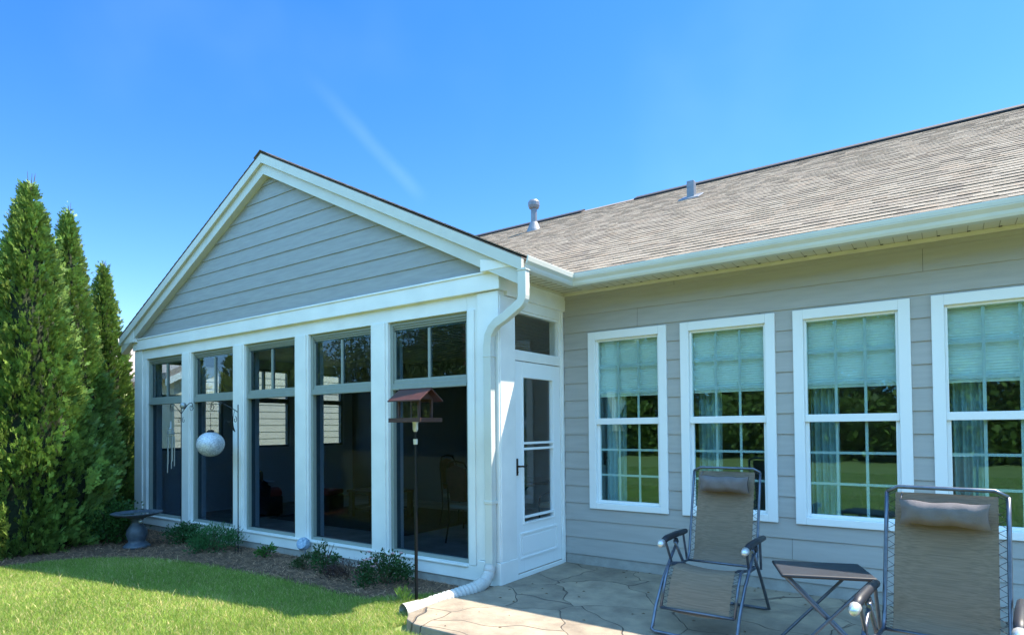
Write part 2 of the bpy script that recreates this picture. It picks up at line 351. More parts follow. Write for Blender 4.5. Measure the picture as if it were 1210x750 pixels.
# grass blades
def grass(n_, xr, yr, hmin, hmax, wmul=1):
    x = rng.uniform(*xr, n_); y = rng.uniform(*yr, n_)
    near = inpoly(x, y, bedpoly); pat = (x > -.13) & (y > -1.39)
    edge = inpoly(x+rng.normal(0, .03, n_), y+rng.normal(0, .04, n_), bedpoly)
    ok = ~edge & ~pat & (y < 0)
    x = x[ok]; y = y[ok]; n_ = len(x)
    patch = np.sin(x*2.1+1.3*np.sin(y*1.7))*np.cos(y*2.6+x*.6)*.5+np.sin(x*7.3+y*3.1)*np.cos(y*8.1-x*2.2)*.3
    h = rng.uniform(hmin, hmax, n_)*(1+.18*patch); a = rng.uniform(0, 2*np.pi, n_); b_ = rng.uniform(0, 2*np.pi, n_); wd = rng.uniform(.0018, .0034, n_)*wmul
    le = rng.uniform(.15, .95, n_)*h
    dx, dy = np.cos(a)*wd, np.sin(a)*wd; lx, ly = np.cos(b_)*le, np.sin(b_)*le
    z0 = np.full(n_, -.105)
    P0 = np.stack([x-dx, y-dy, z0], 1); P1 = np.stack([x+dx, y+dy, z0], 1)
    P2 = np.stack([x+dx*.7+lx*.35, y+dy*.7+ly*.35, z0+h*.62], 1); P3 = np.stack([x-dx*.7+lx*.35, y-dy*.7+ly*.35, z0+h*.62], 1)
    P4 = np.stack([x+lx, y+ly, z0+h], 1); P5 = P4+np.array([.0004, 0, 0])
    V = np.stack([P0, P1, P2, P3, P5, P4], 1).reshape(-1, 3); i = np.arange(n_)[:, None]*6
    F = np.concatenate([i+np.array([0, 1, 2, 3]), i+np.array([3, 2, 4, 5])], 0)
    dry = rng.random((n_, 1)) < (.15+.22*np.clip(patch, 0, 1))[:, None]
    c = np.where(dry, np.array([.66, .56, .27]), np.array([.29, .41, .08]))*rng.uniform(.7, 1.3, (n_, 1))*(1+.16*patch)[:, None]
    return V, F, np.concatenate([c, c], 0)
parts_ = [grass(290000, (-7.0, .9), (-3.6, -.2), .028, .058), grass(60000, (-.9, 1.4), (-2.4, -.3), .03, .065), grass(3500, (-7.0, .9), (-3.6, -.2), .065, .10), grass(130000, (-11, 6), (-8.5, -1.2), .03, .065, 1.5), grass(90000, (-18, 10), (-16, -2), .04, .07, 2.4)]
off = 0; Vs = []; Fs = []; Cs = []
for V, F, c in parts_: Vs.append(V); Fs.append(F+off); Cs.append(c); off += len(V)
tag(npmesh('grass', np.concatenate(Vs), np.concatenate(Fs), np.concatenate(Cs), M['grassblade']), 'short sunlit lawn grass in front of the mulch bed', 'grass', kind='stuff')

lv_ = MB(); rl = random.Random(9)
for k in range(70):
    x_, y_ = rl.uniform(.1, 4.2), rl.uniform(-1.3, 1.2)
    if rl.random() < .5: y_ = 1.24-abs(rl.gauss(0, .12))
    a_ = rl.uniform(0, 6.28); l_ = rl.uniform(.008, .022); c_, s_ = math.cos(a_)*l_, math.sin(a_)*l_
    lv_.poly([(x_-c_, y_-s_, .002), (x_+s_*.45, y_-c_*.45, .006), (x_+c_, y_+s_, .003), (x_-s_*.45, y_+c_*.45, .008)])
tag(lv_.build('leaf_litter', mat('dry_leaf', (.16, .10, .05), .9, noise=.4, nscale=3)), 'small dry leaf bits scattered over the stamped patio', 'leaf litter', kind='stuff')
# ------------------------------------------------------------------ house
D = 1.26
house = empty('house', (0, 0, 0), 0, 'single storey grey sided house with a gabled glass walled sunroom and brown shingle roof', 'house')
def lap_piece(mb, fr, za, zb, zc, zd, a0, a1, b0, b1):
    """fr: function (u, n, z) -> point.  course za..zb, piece zc..zd"""
    def off(z): return .016-.011*(z-za)/(zb-za)
    n0, n1 = off(zc), off(zd)
    p0, p1, p2, p3 = fr(a0, n0, zc), fr(a1, n0, zc), fr(b1, n1, zd), fr(b0, n1, zd)
    mb.quad(p0, p1, p2, p3)
    if abs(zc-za) < 1e-6: mb.quad(fr(a0, 0, zc), fr(a1, 0, zc), p1, p0)
def lap(mb, fr, z0, z1, e, span, holes=(), joints=True):
    k = 0; z = z0; rj = random.Random(5)
    while z < z1-1e-6:
        za, zb = z, z+e; zt = min(zb-.0, z1)
        cuts = sorted({za, zt, *[h for H in holes for h in H[2:4] if za < h < zt]})
        jn = rj.choice([.95, 1.37, 2.43, 2.2, 3.5, 4.48]) + rj.uniform(-.02, .02)
        for zc, zd in zip(cuts[:-1], cuts[1:]):
            a0, a1 = span(zc); b0, b1 = span(zd); mid = (zc+zd)/2
            hs_ = sorted([(H[0], H[1]) for H in holes if H[2] <= mid <= H[3]])
            cur = None; segs = []; lo = (a0, b0)
            for h0, h1 in hs_: segs.append((lo, (h0, h0))); lo = (h1, h1)
            segs.append((lo, (a1, b1)))
            for s0, s1 in segs:
                if s1[0]-s0[0] < .001 and s1[1]-s0[1] < .001: continue
                if joints and s0[0]+.02 < jn < s1[0]-.02 and s0[1]+.02 < jn < s1[1]-.02 and not (hs_ and s1[0]-s0[0] < .25):
                    lap_piece(mb, fr, za, zb, zc, zd, s0[0], jn-.0015, s0[1], jn-.0015); lap_piece(mb, fr, za, zb, zc, zd, jn+.0015, s1[0], jn+.0015, s1[1])
                else: lap_piece(mb, fr, za, zb, zc, zd, s0[0], s1[0], s0[1], s1[1])
        z = zb; k += 1
def holed(mb, axis, n0, n1, u0, u1, z0, z1, holes):
    us = sorted({u0, u1, *[h for H in holes for h in H[:2]]}); zs = sorted({z0, z1, *[h for H in holes for h in H[2:4]]})
    for a, b_ in zip(us[:-1], us[1:]):
        run = None
        for c_, d_ in zip(zs[:-1], zs[1:]):
            um, zm = (a+b_)/2, (c_+d_)/2
            solid = not any(H[0] < um < H[1] and H[2] < zm < H[3] for H in holes)
            if solid: run = (run[0], d_) if run else (c_, d_)
            if run and (not solid or d_ == zs[-1]):
                if axis == 'y': mb.box(a, b_, n0, n1, run[0], run[1])
                else: mb.box(n0, n1, a, b_, run[0], run[1])
                run = None
WX = [.3414, 1.4076, 2.4828, 3.5475, 4.62]; WW = .9182; WT, WB = 2.607, .638
holes = [(x_, x_+WW, WB, WT) for x_ in WX]
wb_ = MB(); lap(wb_, lambda u, n, z: (u, D-n, z), .11, 3.12, .1937, lambda z: (.02, 8.0), holes)
wl = wb_.build('wall', M['siding'], house)
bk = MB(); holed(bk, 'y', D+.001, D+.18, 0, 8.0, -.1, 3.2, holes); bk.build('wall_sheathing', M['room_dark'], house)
fd = MB(); fd.box(.02, 8.0, D-.004, D+.15, -.12, .108); fd.build('foundation', M['foundation'], house)
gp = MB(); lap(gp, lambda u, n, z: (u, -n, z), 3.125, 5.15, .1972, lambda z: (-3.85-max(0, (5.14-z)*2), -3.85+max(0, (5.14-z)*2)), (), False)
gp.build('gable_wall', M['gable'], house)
gb = MB(); gb.prism([(-7.7, .002, 3.1), (0, .002, 3.1), (0, .002, 3.13), (-3.85, .002, 5.1), (-7.7, .002, 3.13)], (0, .1, 0)); gb.build('gable_sheathing', M['room_dark'], house)

# main windows
def window_unit():
    f = MB(); t = .088; x0, x1, z0, z1 = 0, WW, WB, WT; yf = D-.032
    f.box(x0, x0+t, yf, D+.02, z0, z1); f.box(x1-t, x1, yf, D+.02, z0, z1); f.box(x0+t, x1-t, yf, D+.02, z1-t, z1); f.box(x0+t, x1-t, yf, D+.02, z0, z0+t*.75)
    # sashes
    a, b_ = x0+t, x1-t; zm = 1.575
    f.box(a, b_, D-.012, D+.05, zm, zm+.068)
    s = .022
    f.box(a, a+s, D+.0, D+.05, zm+.068, z1-t); f.box(b_-s, b_, D+.0, D+.05, zm+.068, z1-t); f.box(a+s, b_-s, D+.0, D+.05, z1-t-s, z1-t)
    f.box(a, a+s+.01, D+.012, D+.05, z0+t*.75, zm); f.box(b_-s-.01, b_, D+.012, D+.05, z0+t*.75, zm); f.box(a+s, b_-s, D+.012, D+.05, z0+t*.75, z0+t*.75+.03)
    fo = f.build('window', M['white_vinyl'], house, bevel=.004)
    g1 = MB(); g1.box(a+.01, b_-.01, D+.024, D+.028, zm+.03, z1-t-.01); g1.box(a+.01, b_-.01, D+.036, D+.040, z0+.07, zm+.03); g1.build('pane', M['glass_main'], fo)
    mu = MB(); gw = .0115
    for (za, zb, yy) in ((zm+.068, z1-t-s, D+.034), (z0+.096, zm, D+.046)):
        for k in (1, 2):
            xx = a+s+(b_-a-2*s)*k/3; mu.box(xx-gw/1.0, xx+gw/1.0, yy, yy+.006, za, zb)
            zz = za+(zb-za)*k/3; mu.box(a+s, b_-s, yy-.001, yy+.005, zz-gw/1.0, zz+gw/1.0)
    mu.build('muntin_grid', M['muntin'], fo)
    bl = MB(); zb0 = 1.905; nb = 26
    for k in range(nb):
        za = zb0+(z1-t-zb0)*k/nb; zb = zb0+(z1-t-zb0)*(k+1)/nb; zc = (za+zb)/2
        bl.quad((a, D+.085, za), (b_, D+.085, za), (b_, D+.082, zc), (a, D+.082, zc)); bl.quad((a, D+.082, zc), (b_, D+.082, zc), (b_, D+.085, zb), (a, D+.085, zb))
    bl.box(a, b_, D+.07, D+.092, zb0-.022, zb0)
    bl.build('blind', M['blind'], fo)
    return fo
def curtain(x0, x1, z0, z1, y, folds, amp=.03, pinch=1.0):
    c = MB(); n = folds*8; lv = 10; base = len(c.v)
    for j in range(lv+1):
        z_ = z0+(z1-z0)*j/lv; q = abs(j/lv-.35); wd_ = 1-(1-pinch)*max(0, 1-q*3)
        for i in range(n+1):
            u = i/n; c.v.append((x0+(x1-x0)*u*wd_, y+amp*math.sin(u*folds*2*math.pi+j*.15), z_))
    for j in range(lv):
        for i in range(n): a_ = j*(n+1)+i; c.f.append((a_, a_+1, a_+n+2, a_+n+1))
    return c
w0 = window_unit(); w0.location.x = WX[0]
cu = curtain(.10, .34, .62, 2.5, D+.22, 4, .025); cu.build('curtain', M['curtain'], w0, smooth=True)
cw = curtain(.20, .36, 1.5, 1.93, D+.15, 2, .015, .5); cw.build('sheer', M['curtain_white'], w0, smooth=True)
for x_ in WX[1:]:
    c = w0.copy(); COL.objects.link(c); c.location.x = x_
    for ch in [o for o in bpy.data.objects if o.parent == w0]:
        if ch.name.startswith('sheer'): continue
        d_ = ch.copy(); COL.objects.link(d_); d_.parent = c

# room behind the main windows
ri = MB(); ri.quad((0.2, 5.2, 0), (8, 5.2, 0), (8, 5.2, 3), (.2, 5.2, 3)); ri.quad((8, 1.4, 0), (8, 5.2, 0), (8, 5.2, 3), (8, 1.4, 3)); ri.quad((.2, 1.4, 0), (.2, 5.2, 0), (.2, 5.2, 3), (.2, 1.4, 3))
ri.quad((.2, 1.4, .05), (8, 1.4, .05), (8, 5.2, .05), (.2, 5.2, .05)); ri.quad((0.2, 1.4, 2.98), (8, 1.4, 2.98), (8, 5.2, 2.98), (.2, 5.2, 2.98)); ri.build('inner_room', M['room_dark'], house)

# ---- sunroom front: posts, header, base
A0, P_, FW = .4076, 1.4538, 1.1699
XL = -7.76; ZB, ZT = .15, 2.764
fronts = [(-A0-k*P_-FW, -A0-k*P_) for k in range(5)]
for k in range(4):
    x1 = fronts[k][0]; x0 = fronts[k+1][1]
    q = MB(); q.box(x0, x1, 0, .24, ZB-.0, ZT); q.box(x0+.035, x1-.035, -.018, 0, ZB+.001, ZT+.0); q.build('post', M['white'], house, bevel=.004)
q = MB(); q.box(-A0, 0, 0, .26, ZB, ZT+.16); q.box(-A0+.03, -.30, -.018, 0, ZB, ZT); q.box(-.255, .012, -.02, 0, .22, ZT+.155); q.box(0, .02, 0, .262, .215, 2.875)
q.box(-.262, .028, -.036, .272, -.02, .215); q.build('corner_post', M['white'], house, bevel=.005)
q = MB(); q.box(XL, fronts[4][0], 0, .26, ZB, ZT+.16); q.box(XL-.012, XL+.26, -.02, 0, .0, ZT+.155); q.build('corner_post', M['white'], house, bevel=.005)
q = MB(); q.box(fronts[4][0], -A0, 0.001, .24, ZT, 2.93); q.build('header', M['white'], house)
q = MB(); q.box(XL-.01, -.262, -.012, .24, .0, ZB); q.box(fronts[4][0], -A0, -.03, .0, ZB-.022, ZB); q.build('base_board', M['white'], house, bevel=.004)
q = MB(); q.box(XL, -.02, .004, .24, -.2, -.001); q.build('sunroom_foundation', M['foundation'], house)
q = MB(); q.box(XL-.02, .045, -.05, .10, 2.925, 3.105); q.box(XL-.03, .055, -.062, -.05, 3.095, 3.118); q.build('frieze_beam', M['white'], house, bevel=.005)
q = MB(); q.box(-.1, .04, .10, D-.002, 2.885, 3.085); q.build('side_beam', M['white'], house, bevel=.005)
# sunroom windows
def sun_win(x0, x1):
    y0 = .05; f = MB(); b_ = .042
    f.box(x0, x0+b_, y0-.01, y0+.10, ZB, ZT); f.box(x1-b_, x1, y0-.01, y0+.10, ZB, ZT); f.box(x0+b_, x1-b_, y0-.01, y0+.10, ZT-b_, ZT); f.box(x0+b_, x1-b_, y0-.01, y0+.10, ZB, ZB+.034)
    for k in range(3): f.box(x0+b_, x1-b_, y0+.004+k*.016, y0+.02+k*.016, ZT-b_-.022*(k+1), ZT-b_-.022*k)
    f.box(x0+b_-.012, x1-b_+.012, y0-.026, y0+.05, 1.99, 2.022); f.box(x0+b_-.008, x1-b_+.008, y0-.012, y0+.05, 2.022, 2.062); f.box(x0+b_, x1-b_, y0+.004, y0+.05, 2.062, 2.10)
    fo = f.build('sunroom_window', M['frame_clay'], house, bevel=.003)
    s = MB(); xm = (x0+x1)/2; s.box(xm-.016, xm+.016, y0+.008, y0+.045, 2.10, ZT-b_-.066); s.box(x0+b_, x0+b_+.022, y0+.012, y0+.04, 2.10, ZT-b_-.066); s.box(x1-b_-.022, x1-b_, y0+.012, y0+.04, 2.10, ZT-b_-.066)
    s.box(x0+b_+.022, xm-.016, y0+.012, y0+.04, 2.10, 2.112); s.box(xm+.016, x1-b_-.022, y0+.012, y0+.04, 2.10, 2.112)
    s.build('sash', M['frame_clay'], fo)
    gl = MB(); gl.box(x0+b_, x1-b_, y0+.024, y0+.027, 2.08, ZT-b_-.05); gl.build('pane', M['glass_sun'], fo); gl = MB(); gl.box(x0+b_, x1-b_, y0+.040, y0+.043, ZB+.03, 2.0); gl.build('pane', M['glass_screen'], fo)
    return fo
for x0, x1 in fronts: sun_win(x0, x1)
q = MB(); q.box(-7.38, -7.36, -.035, .02, .14, .16)
# left side wall with knee wall and three openings
lh = [(.33, 1.5, 1.2, 2.78), (1.80, 2.95, 1.2, 2.78), (3.22, 4.34, 1.2, 2.78)]
q = MB(); holed(q, 'x', XL, XL+.14, .26, 4.7, -.1, 3.1, lh); q.build('side_wall', M['interior_white'], house)
for (a, b_, c_, d_) in lh:
    f = MB(); t = .045; X0, X1 = XL+.03, XL+.11
    f.box(X0, X1, a, a+t, c_, d_); f.box(X0, X1, b_-t, b_, c_, d_); f.box(X0, X1, a+t, b_-t, c_, c_+t); f.box(X0, X1, a+t, b_-t, d_-t, d_); f.box(X0, X1, a+t, b_-t, 2.10, 2.19); f.box(X0, X1, (a+b_)/2-.015, (a+b_)/2+.015, 2.19, d_-t)
    fo = f.build('side_window', M['frame_clay'], house)
    gl = MB(); gl.box(XL+.066, XL+.07, a+t, b_-t, c_+t, d_-t); gl.build('pane', M['glass_clear'], fo)
# sunroom interior shell
q = MB(); q.box(XL+.14, 0, 4.6, 4.72, 0, 3.0); q.build('inner_back_wall', M['interior_siding'], house)
q = MB(); q.box(-.06, .15, D+.001, 4.7, 0, 3.0); q.build('inner_end_wall', M['interior_siding'], house)
q = MB(); q.box(XL+.14, -.05, .241, 4.6, 2.95, 3.0); 
for k in range(44):
    xx = XL+.2+k*.172; q.box(xx, xx+.012, .26, 4.58, 2.944, 2.95)
q.build('porch_ceiling', M['interior_white'], house)
q = MB(); q.box(XL, -.0, .0, 4.7, -.001, .045); q.build('porch_floor', M['concrete_light'], house)

# ---- door wall (plane x = 0)
q = MB(); q.box(-.14, .006, .262, .2655, .04, 2.78)
q.box(-.14, .006, 1.19, D-.001, .0, 2.885); q.box(-.14, .006, .262, 1.19, 2.78, 2.885); q.box(-.14, .004, .262, 1.19, 2.25, 2.34); q.box(-.14, .03, .262, 1.19, .0, .036)
q.build('door_frame', M['white'], house, bevel=.003)
q = MB(); q.box(.006, .022, 1.205, D-.017, .0, 2.90); q.build('corner_board', M['white'], house, bevel=.003)
q = MB(); q.box(-.05, -.046, .27, 1.19, 2.34, 2.78); tr_ = MB(); tr_.box(-.07, -.01, .262, .285, 2.34, 2.78); tr_.box(-.07, -.01, 1.17, 1.19, 2.34, 2.78); tr_.box(-.07, -.01, .285, 1.17, 2.34, 2.36); tr_.box(-.07, -.01, .285, 1.17, 2.755, 2.78)
to = tr_.build('transom_window', M['white'], house); q.build('pane', M['glass_clear'], to)
dr_ = MB(); y0, y1 = .27, 1.186; xf = -.006
ga, gb_, gz0, gz1 = .43, 1.02, .555, 2.075
dr_.box(-.05, xf, y0, ga, .045, 2.243); dr_.box(-.05, xf, gb_, y1, .045, 2.243); dr_.box(-.05, xf, ga, gb_, gz1, 2.243); dr_.box(-.05, xf, ga, gb_, .045, gz0)
for (a, b_, c_, d_) in ((ga-.022, ga, gz0-.02, gz1+.02), (gb_, gb_+.022, gz0-.02, gz1+.02)): dr_.box(xf, xf+.010, a, b_, c_, d_)
dr_.box(xf, xf+.010, ga, gb_, gz1, gz1+.02); dr_.box(xf, xf+.010, ga, gb_, gz0-.02, gz0)
# raised lower panel moulding
pa, pb, pc, pd = .345, 1.095, .18, .455
for (a, b_, c_, d_) in ((pa, pa+.022, pc, pd), (pb-.022, pb, pc, pd), (pa+.022, pb-.022, pc, pc+.022), (pa+.022, pb-.022, pd-.022, pd)): dr_.box(xf, xf+.012, a, b_, c_, d_)
dr_.box(xf, xf+.006, pa+.045, pb-.045, pc+.045, pd-.045)
do = dr_.build('door', M['white_vinyl'], house, bevel=.003)
for zz in (1.385, 1.325, .61): q = MB(); q.box(-.03, xf+.004, ga, gb_, zz-.012, zz+.012); q.build('sash_bar', M['white_vinyl'], do)
q = MB(); q.box(-.036, -.032, ga-.01, gb_+.01, gz0-.01, gz1+.01); q.build('pane', M['glass_clear'], do)
q = MB(); q.box(xf, xf+.012, .278, .318, 1.055, 1.23); q.tube([(xf+.01, .298, 1.15), (xf+.055, .298, 1.15), (xf+.062, .33, 1.15), (xf+.060, .37, 1.142), (xf+.058, .42, 1.155)], [.011, .010, .010, .009, .007]); q.tube([(xf+.01, .298, 1.09), (xf+.022, .298, 1.09)], .012)
q.build('handle', M['bronze'], do, bevel=.002)
for zz in (.35, 1.2, 1.95): q = MB(); q.tube([(.008, 1.189, zz-.045), (.008, 1.189, zz+.045)], .007); q.build('hinge', M['white_vinyl'], do)

# ---- roofs
def shingles(name, o0, ud, vd, nd, ulen, vlen, clip, parent):
    """o0 eave corner, ud along the eave, vd up the slope, nd normal; clip(u,v)->bool"""
    o0, ud, vd, nd = map(lambda t: np.array(t, float), (o0, ud, vd, nd)); V = []; C_ = []
    e = .143; rows = int(vlen/e)+1; rs = np.random.default_rng(3)
    pal = np.array([[.30, .255, .20], [.285, .24, .19], [.26, .22, .175], [.32, .275, .22], [.295, .24, .185], [.22, .185, .15]])
    for r_ in range(rows):
        v0 = r_*e; v1 = min(v0+e+.02, vlen); u = -rs.uniform(0, .2)
        while u < ulen:
            wd = rs.uniform(.11, .24); u0, u1 = max(u, 0), min(u+wd, ulen); u += wd
            if u1-u0 < .004 or not clip((u0+u1)/2, v0+e/2): continue
            th = .0085 if rs.random() < .5 else .0055; col = pal[rs.choice(6, p=[.26, .24, .16, .12, .14, .08])]*rs.uniform(.9, 1.1)
            a = o0+ud*u0+vd*v0; b_ = o0+ud*u1+vd*v0; c_ = o0+ud*u1+vd*v1; d_ = o0+ud*u0+vd*v1
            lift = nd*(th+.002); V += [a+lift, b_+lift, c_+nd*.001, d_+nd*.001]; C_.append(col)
            V += [a-nd*.001, b_-nd*.001, b_+lift, a+lift]; C_.append(col*.42)  # lower tab edges coloured darker to draw the shadow lines between courses
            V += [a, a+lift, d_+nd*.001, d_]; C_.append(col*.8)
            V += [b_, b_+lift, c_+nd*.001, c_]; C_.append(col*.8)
    V = np.array(V); F = np.arange(len(V)).reshape(-1, 4)
    return npmesh(name, V, F, np.array(C_), M['shingle'], parent)
sl = math.hypot(1, .5); cz, sz = 1/sl, .5/sl
EY, EZ = .74, 3.165          # main eave edge
RY, RZ = 6.8, 3.165+.5*(6.8-.74)
q = MB()                     # roof deck, a closed prism
q.prism([(-7.95, EY, EZ-.035), (-7.95, RY, RZ-.012), (-7.95, 12.9, EZ-.035)][::-1], (16.4, 0, 0))
deck = q.build('roof', M['shingle_edge'], house)
VL = (RY-EY)*sl
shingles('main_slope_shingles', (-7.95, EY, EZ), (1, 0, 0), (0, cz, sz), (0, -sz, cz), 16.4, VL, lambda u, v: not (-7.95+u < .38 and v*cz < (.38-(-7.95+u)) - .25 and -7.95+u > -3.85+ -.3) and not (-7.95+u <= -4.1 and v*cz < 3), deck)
# sunroom gable roof
CX = -3.85; SE = .385; SZ = 3.178; SRZ = SZ+.5*(SE-CX)
q = MB(); fy = -.145
q.prism([(CX, fy+.002, SRZ-.012), (SE-.003, fy+.002, SZ-.014), (SE-.003, fy+.002, SZ-.026), (CX, fy+.002, SRZ-.024), (2*CX-SE, fy+.002, SZ-.026), (2*CX-SE, fy+.002, SZ-.014)], (0, 6.5, 0))
gd = q.build('sunroom_roof', M['shingle_edge'], house)
GL = (SE-CX)*sl
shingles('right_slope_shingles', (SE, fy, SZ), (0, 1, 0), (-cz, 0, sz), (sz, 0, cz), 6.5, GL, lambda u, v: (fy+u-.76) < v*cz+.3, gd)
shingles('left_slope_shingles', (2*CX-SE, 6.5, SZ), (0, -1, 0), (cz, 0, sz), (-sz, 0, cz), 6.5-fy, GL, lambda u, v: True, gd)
q = MB()
for k in range(22):
    y_ = fy-.01+k*.22; q.prism([(CX, y_, SRZ+.026), (CX+.15, y_, SRZ-.052), (CX+.15, y_, SRZ-.060), (CX, y_, SRZ+.014), (CX-.15, y_, SRZ-.060), (CX-.15, y_, SRZ-.052)], (0, .225, -.004))
q.build('ridge_cap', M['shingle_edge'], gd)
# main ridge vents (two dark runs) and shingle cap between
for (xa, xb) in ((-6.4, -2.67), (-1.46, 8.4)):
    q = MB(); q.prism([(xa, RY-.16, RZ-.06), (xa, RY-.16, RZ-.035), (xa, RY, RZ+.055), (xa, RY+.16, RZ-.035), (xa, RY+.16, RZ-.06)], (xb-xa, 0, 0)); q.build('ridge_vent', M['ridge'], deck)
q = MB()
for k in range(8): xa = -2.67+k*.15; q.prism([(xa, RY-.14, RZ-.055), (xa, RY, RZ+.02), (xa, RY+.14, RZ-.055)], (.155, 0, .0))
q.build('ridge_cap', M['cap_tan'], deck)
q = MB(); q.prism([(-2.05, RY+.3, RZ-.1), (-1.80, RY+.3, RZ+.10), (-1.35, RY+.3, RZ-.1)], (0, 1, 0)); q.build('rear_roof_peak', M['cap_tan'], deck)
# rake boards
def rake(y0, y1, zo0, zo1, name):
    q = MB()
    for s_ in (1, -1):
        ex = CX+s_*(SE-CX-.005)
        q.prism([(CX, y0, SRZ-zo0), (ex, y0, SZ-zo0), (ex, y0, SZ-zo1), (CX, y0, SRZ-zo1)], (0, y1-y0, 0))
    return q.build(name, M['fascia'], house, bevel=.002)
rake(-.142, -.10, .018, .145, 'rake_moulding'); rake(-.105, .0, .146, .29, 'rake_board')
for s_ in (1, -1):
    q = MB(); x0, x1 = (-.14, .335) if s_ > 0 else (2*CX-.335, 2*CX+.10)
    if s_ > 0: q.prism([(x0, -.11, 3.105), (x1, -.11, 3.105), (x1, -.11, SZ-.05), (x0, -.11, SZ-.05+.1)], (0, .12, 0))
    else: q.prism([(x0, -.11, 3.06), (x1, -.11, 3.06), (x1, -.11, SZ+.10), (x0, -.11, SZ-.05)], (0, .12, 0))
    q.build('eave_return', M['white'], house, bevel=.004)
# soffits
q = MB(); q.box(.04, 8.3, EY+.1, D-.02, 3.088, 3.10); q.box(.04, .34, .0, D-.02, 3.087, 3.099)
sf = q.build('soffit', M['soffit'], house)
q = MB()
for k in range(80):
    xx = .5+k*.10
    q.box(xx, xx+.004, EY+.11, D-.045, 3.086, 3.088)
for k in range(12): q.box(.06, .33, .03+k*.1, .036+k*.1, 3.083, 3.087)
q.build('soffit_groove', M['groove'], sf); q = MB()
for k in range(38): q.box(.6+k*.2, .622+k*.2, D-.075, D-.055, 3.084, 3.087)
q.build('soffit_vent', M['dark_gap'], sf)
q = MB(); q.box(.04, 8.2, D-.045, D-.018, 3.055, 3.087); q.box(.041, .06, .1, D-.05, 3.055, 3.086); q.build('soffit_trim', M['soffit'], house, bevel=.003)
# gutters: K profile (n outward, z)
prof = [(0, 0), (.075, 0), (.085, .02), (.09, .045), (.112, .075), (.118, .115), (.118, .125), (.106, .125), (.104, .115), (.078, .01), (.008, .008), (.008, .12), (0, .12)]
q = MB(); gz = 3.03; i = 0
def gut(mb, path):    # path: list of (x,y, nx,ny) stations
    b0 = len(mb.v)
    for (x_, y_, nx, ny) in path:
        for (n__, z_) in prof: mb.v.append((x_+nx*n__, y_+ny*n__, gz+z_+.015))
    k = len(prof)
    for s_ in range(len(path)-1):
        for j in range(k): a = b0+s_*k+j; b_ = b0+s_*k+(j+1) % k; mb.f.append((a, b_, b_+k, a+k))
    mb.f.append(tuple(range(b0, b0+k))); mb.f.append(tuple(range(b0+(len(path)-1)*k, b0+len(path)*k))[::-1])
gut(q, [(.335, -.13, 1, 0), (.335, .855, 1, -1), (8.35, .855, 0, -1)])
q.build('gutter', M['gutter'], house)
q = MB(); q.box(.325, .335, -.10, .86, 3.06, SZ-.03); q.box(.325, 8.3, .857, .87, 3.09, 3.19); q.build('fascia_board', M['fascia'], house)
q = MB(); q.box(.44, .462, .70, .735, 3.04, 3.172) if False else None
# left gutter stub
q = MB(); b0 = 2*CX-.335
for x_ in (0,):
    pr_ = [(b0-n__, -.13, gz+z_+.015) for n__, z_ in prof]; q.prism(pr_, (0, 6, 0))
q.build('gutter', M['gutter'], house)

# downspout with offset elbow, ribs and strap
def rect_tube(mb, pts, wx, wy):   # rectangular section swept, width along x
    b0 = len(mb.v); n = len(pts)
    for k, p_ in enumerate(pts):
        p_ = Vector(p_); t = (Vector(pts[min(k+1, n-1)])-Vector(pts[max(k-1, 0)])).normalized()
        sdir = Vector((0, 1, 0)); udir = t.cross(sdir).normalized(); sdir = udir.cross(t).normalized()
        for a, b_ in ((-1, -1), (-1, -.6), (-1, .6), (-1, 1), (1, 1), (1, .6), (1, -.6), (1, -1)):
            mb.v.append(tuple(p_+udir*a*wx/2*(1 if abs(b_) == 1 else .96)+sdir*b_*wy/2))
    for k in range(n-1):
        for j in range(8): a = b0+k*8+j; b_ = b0+k*8+(j+1) % 8; mb.f.append((a, b_, b_+8, a+8))
q = MB()
P = [(.375, -.10, 3.06), (.375, -.10, 2.80)]
for k in range(1, 6): t = k/6*math.pi/2.4; P.append((.375-.11*(1-math.cos(t))*1.3, -.10, 2.80-.11*math.sin(t)))
P += [(.16, -.10, 2.62), (.06, -.098, 2.575), (.0, -.09, 2.53), (-.045, -.085, 2.46), (-.06, -.082, 2.36), (-.06, -.08, .30), (-.058, -.085, .18)]
rect_tube(q, P, .092, .072)
q.box(-.112, -.008, -.122, -.03, 2.25, 2.262); q.box(-.113, -.007, -.123, -.02, .80, .835)
q.box(.322, .428, -.142, -.058, 3.035, 3.05)
q.build('downspout', M['gutter'], house, bevel=.006)
q = MB(); path = [Vector((-.058, -.09, .20)), Vector((-.055, -.12, .12)), Vector((-.05, -.20, .055)), Vector((-.07, -.32, .02)), Vector((-.13, -.55, -.005)), Vector((-.20, -.80, -.03)), Vector((-.255, -1.02, -.045))]
fine = []; rad = []
nsub = 22
for k in range(len(path)-1):
    for j in range(nsub):
        t = j/nsub; fine.append(path[k].lerp(path[k+1], t)); kk = k+t
        base = .062 if kk > 2.2 else .058
        rad.append(base+(.007*(1 if (k*nsub+j) % 4 < 2 else -1) if 2.3 < kk < 5.0 else (.004 if (kk < 2.3 and int(kk*3) % 2) else 0)))
q.tube(fine, rad, 14, cap=False); q.tube([path[-2].lerp(path[-1], .5), path[-1]+Vector((-.012, -.05, -.004))], [.067, .075], 14, cap=False)
q.build('drain_hose', M['pvc'], house, smooth=True)
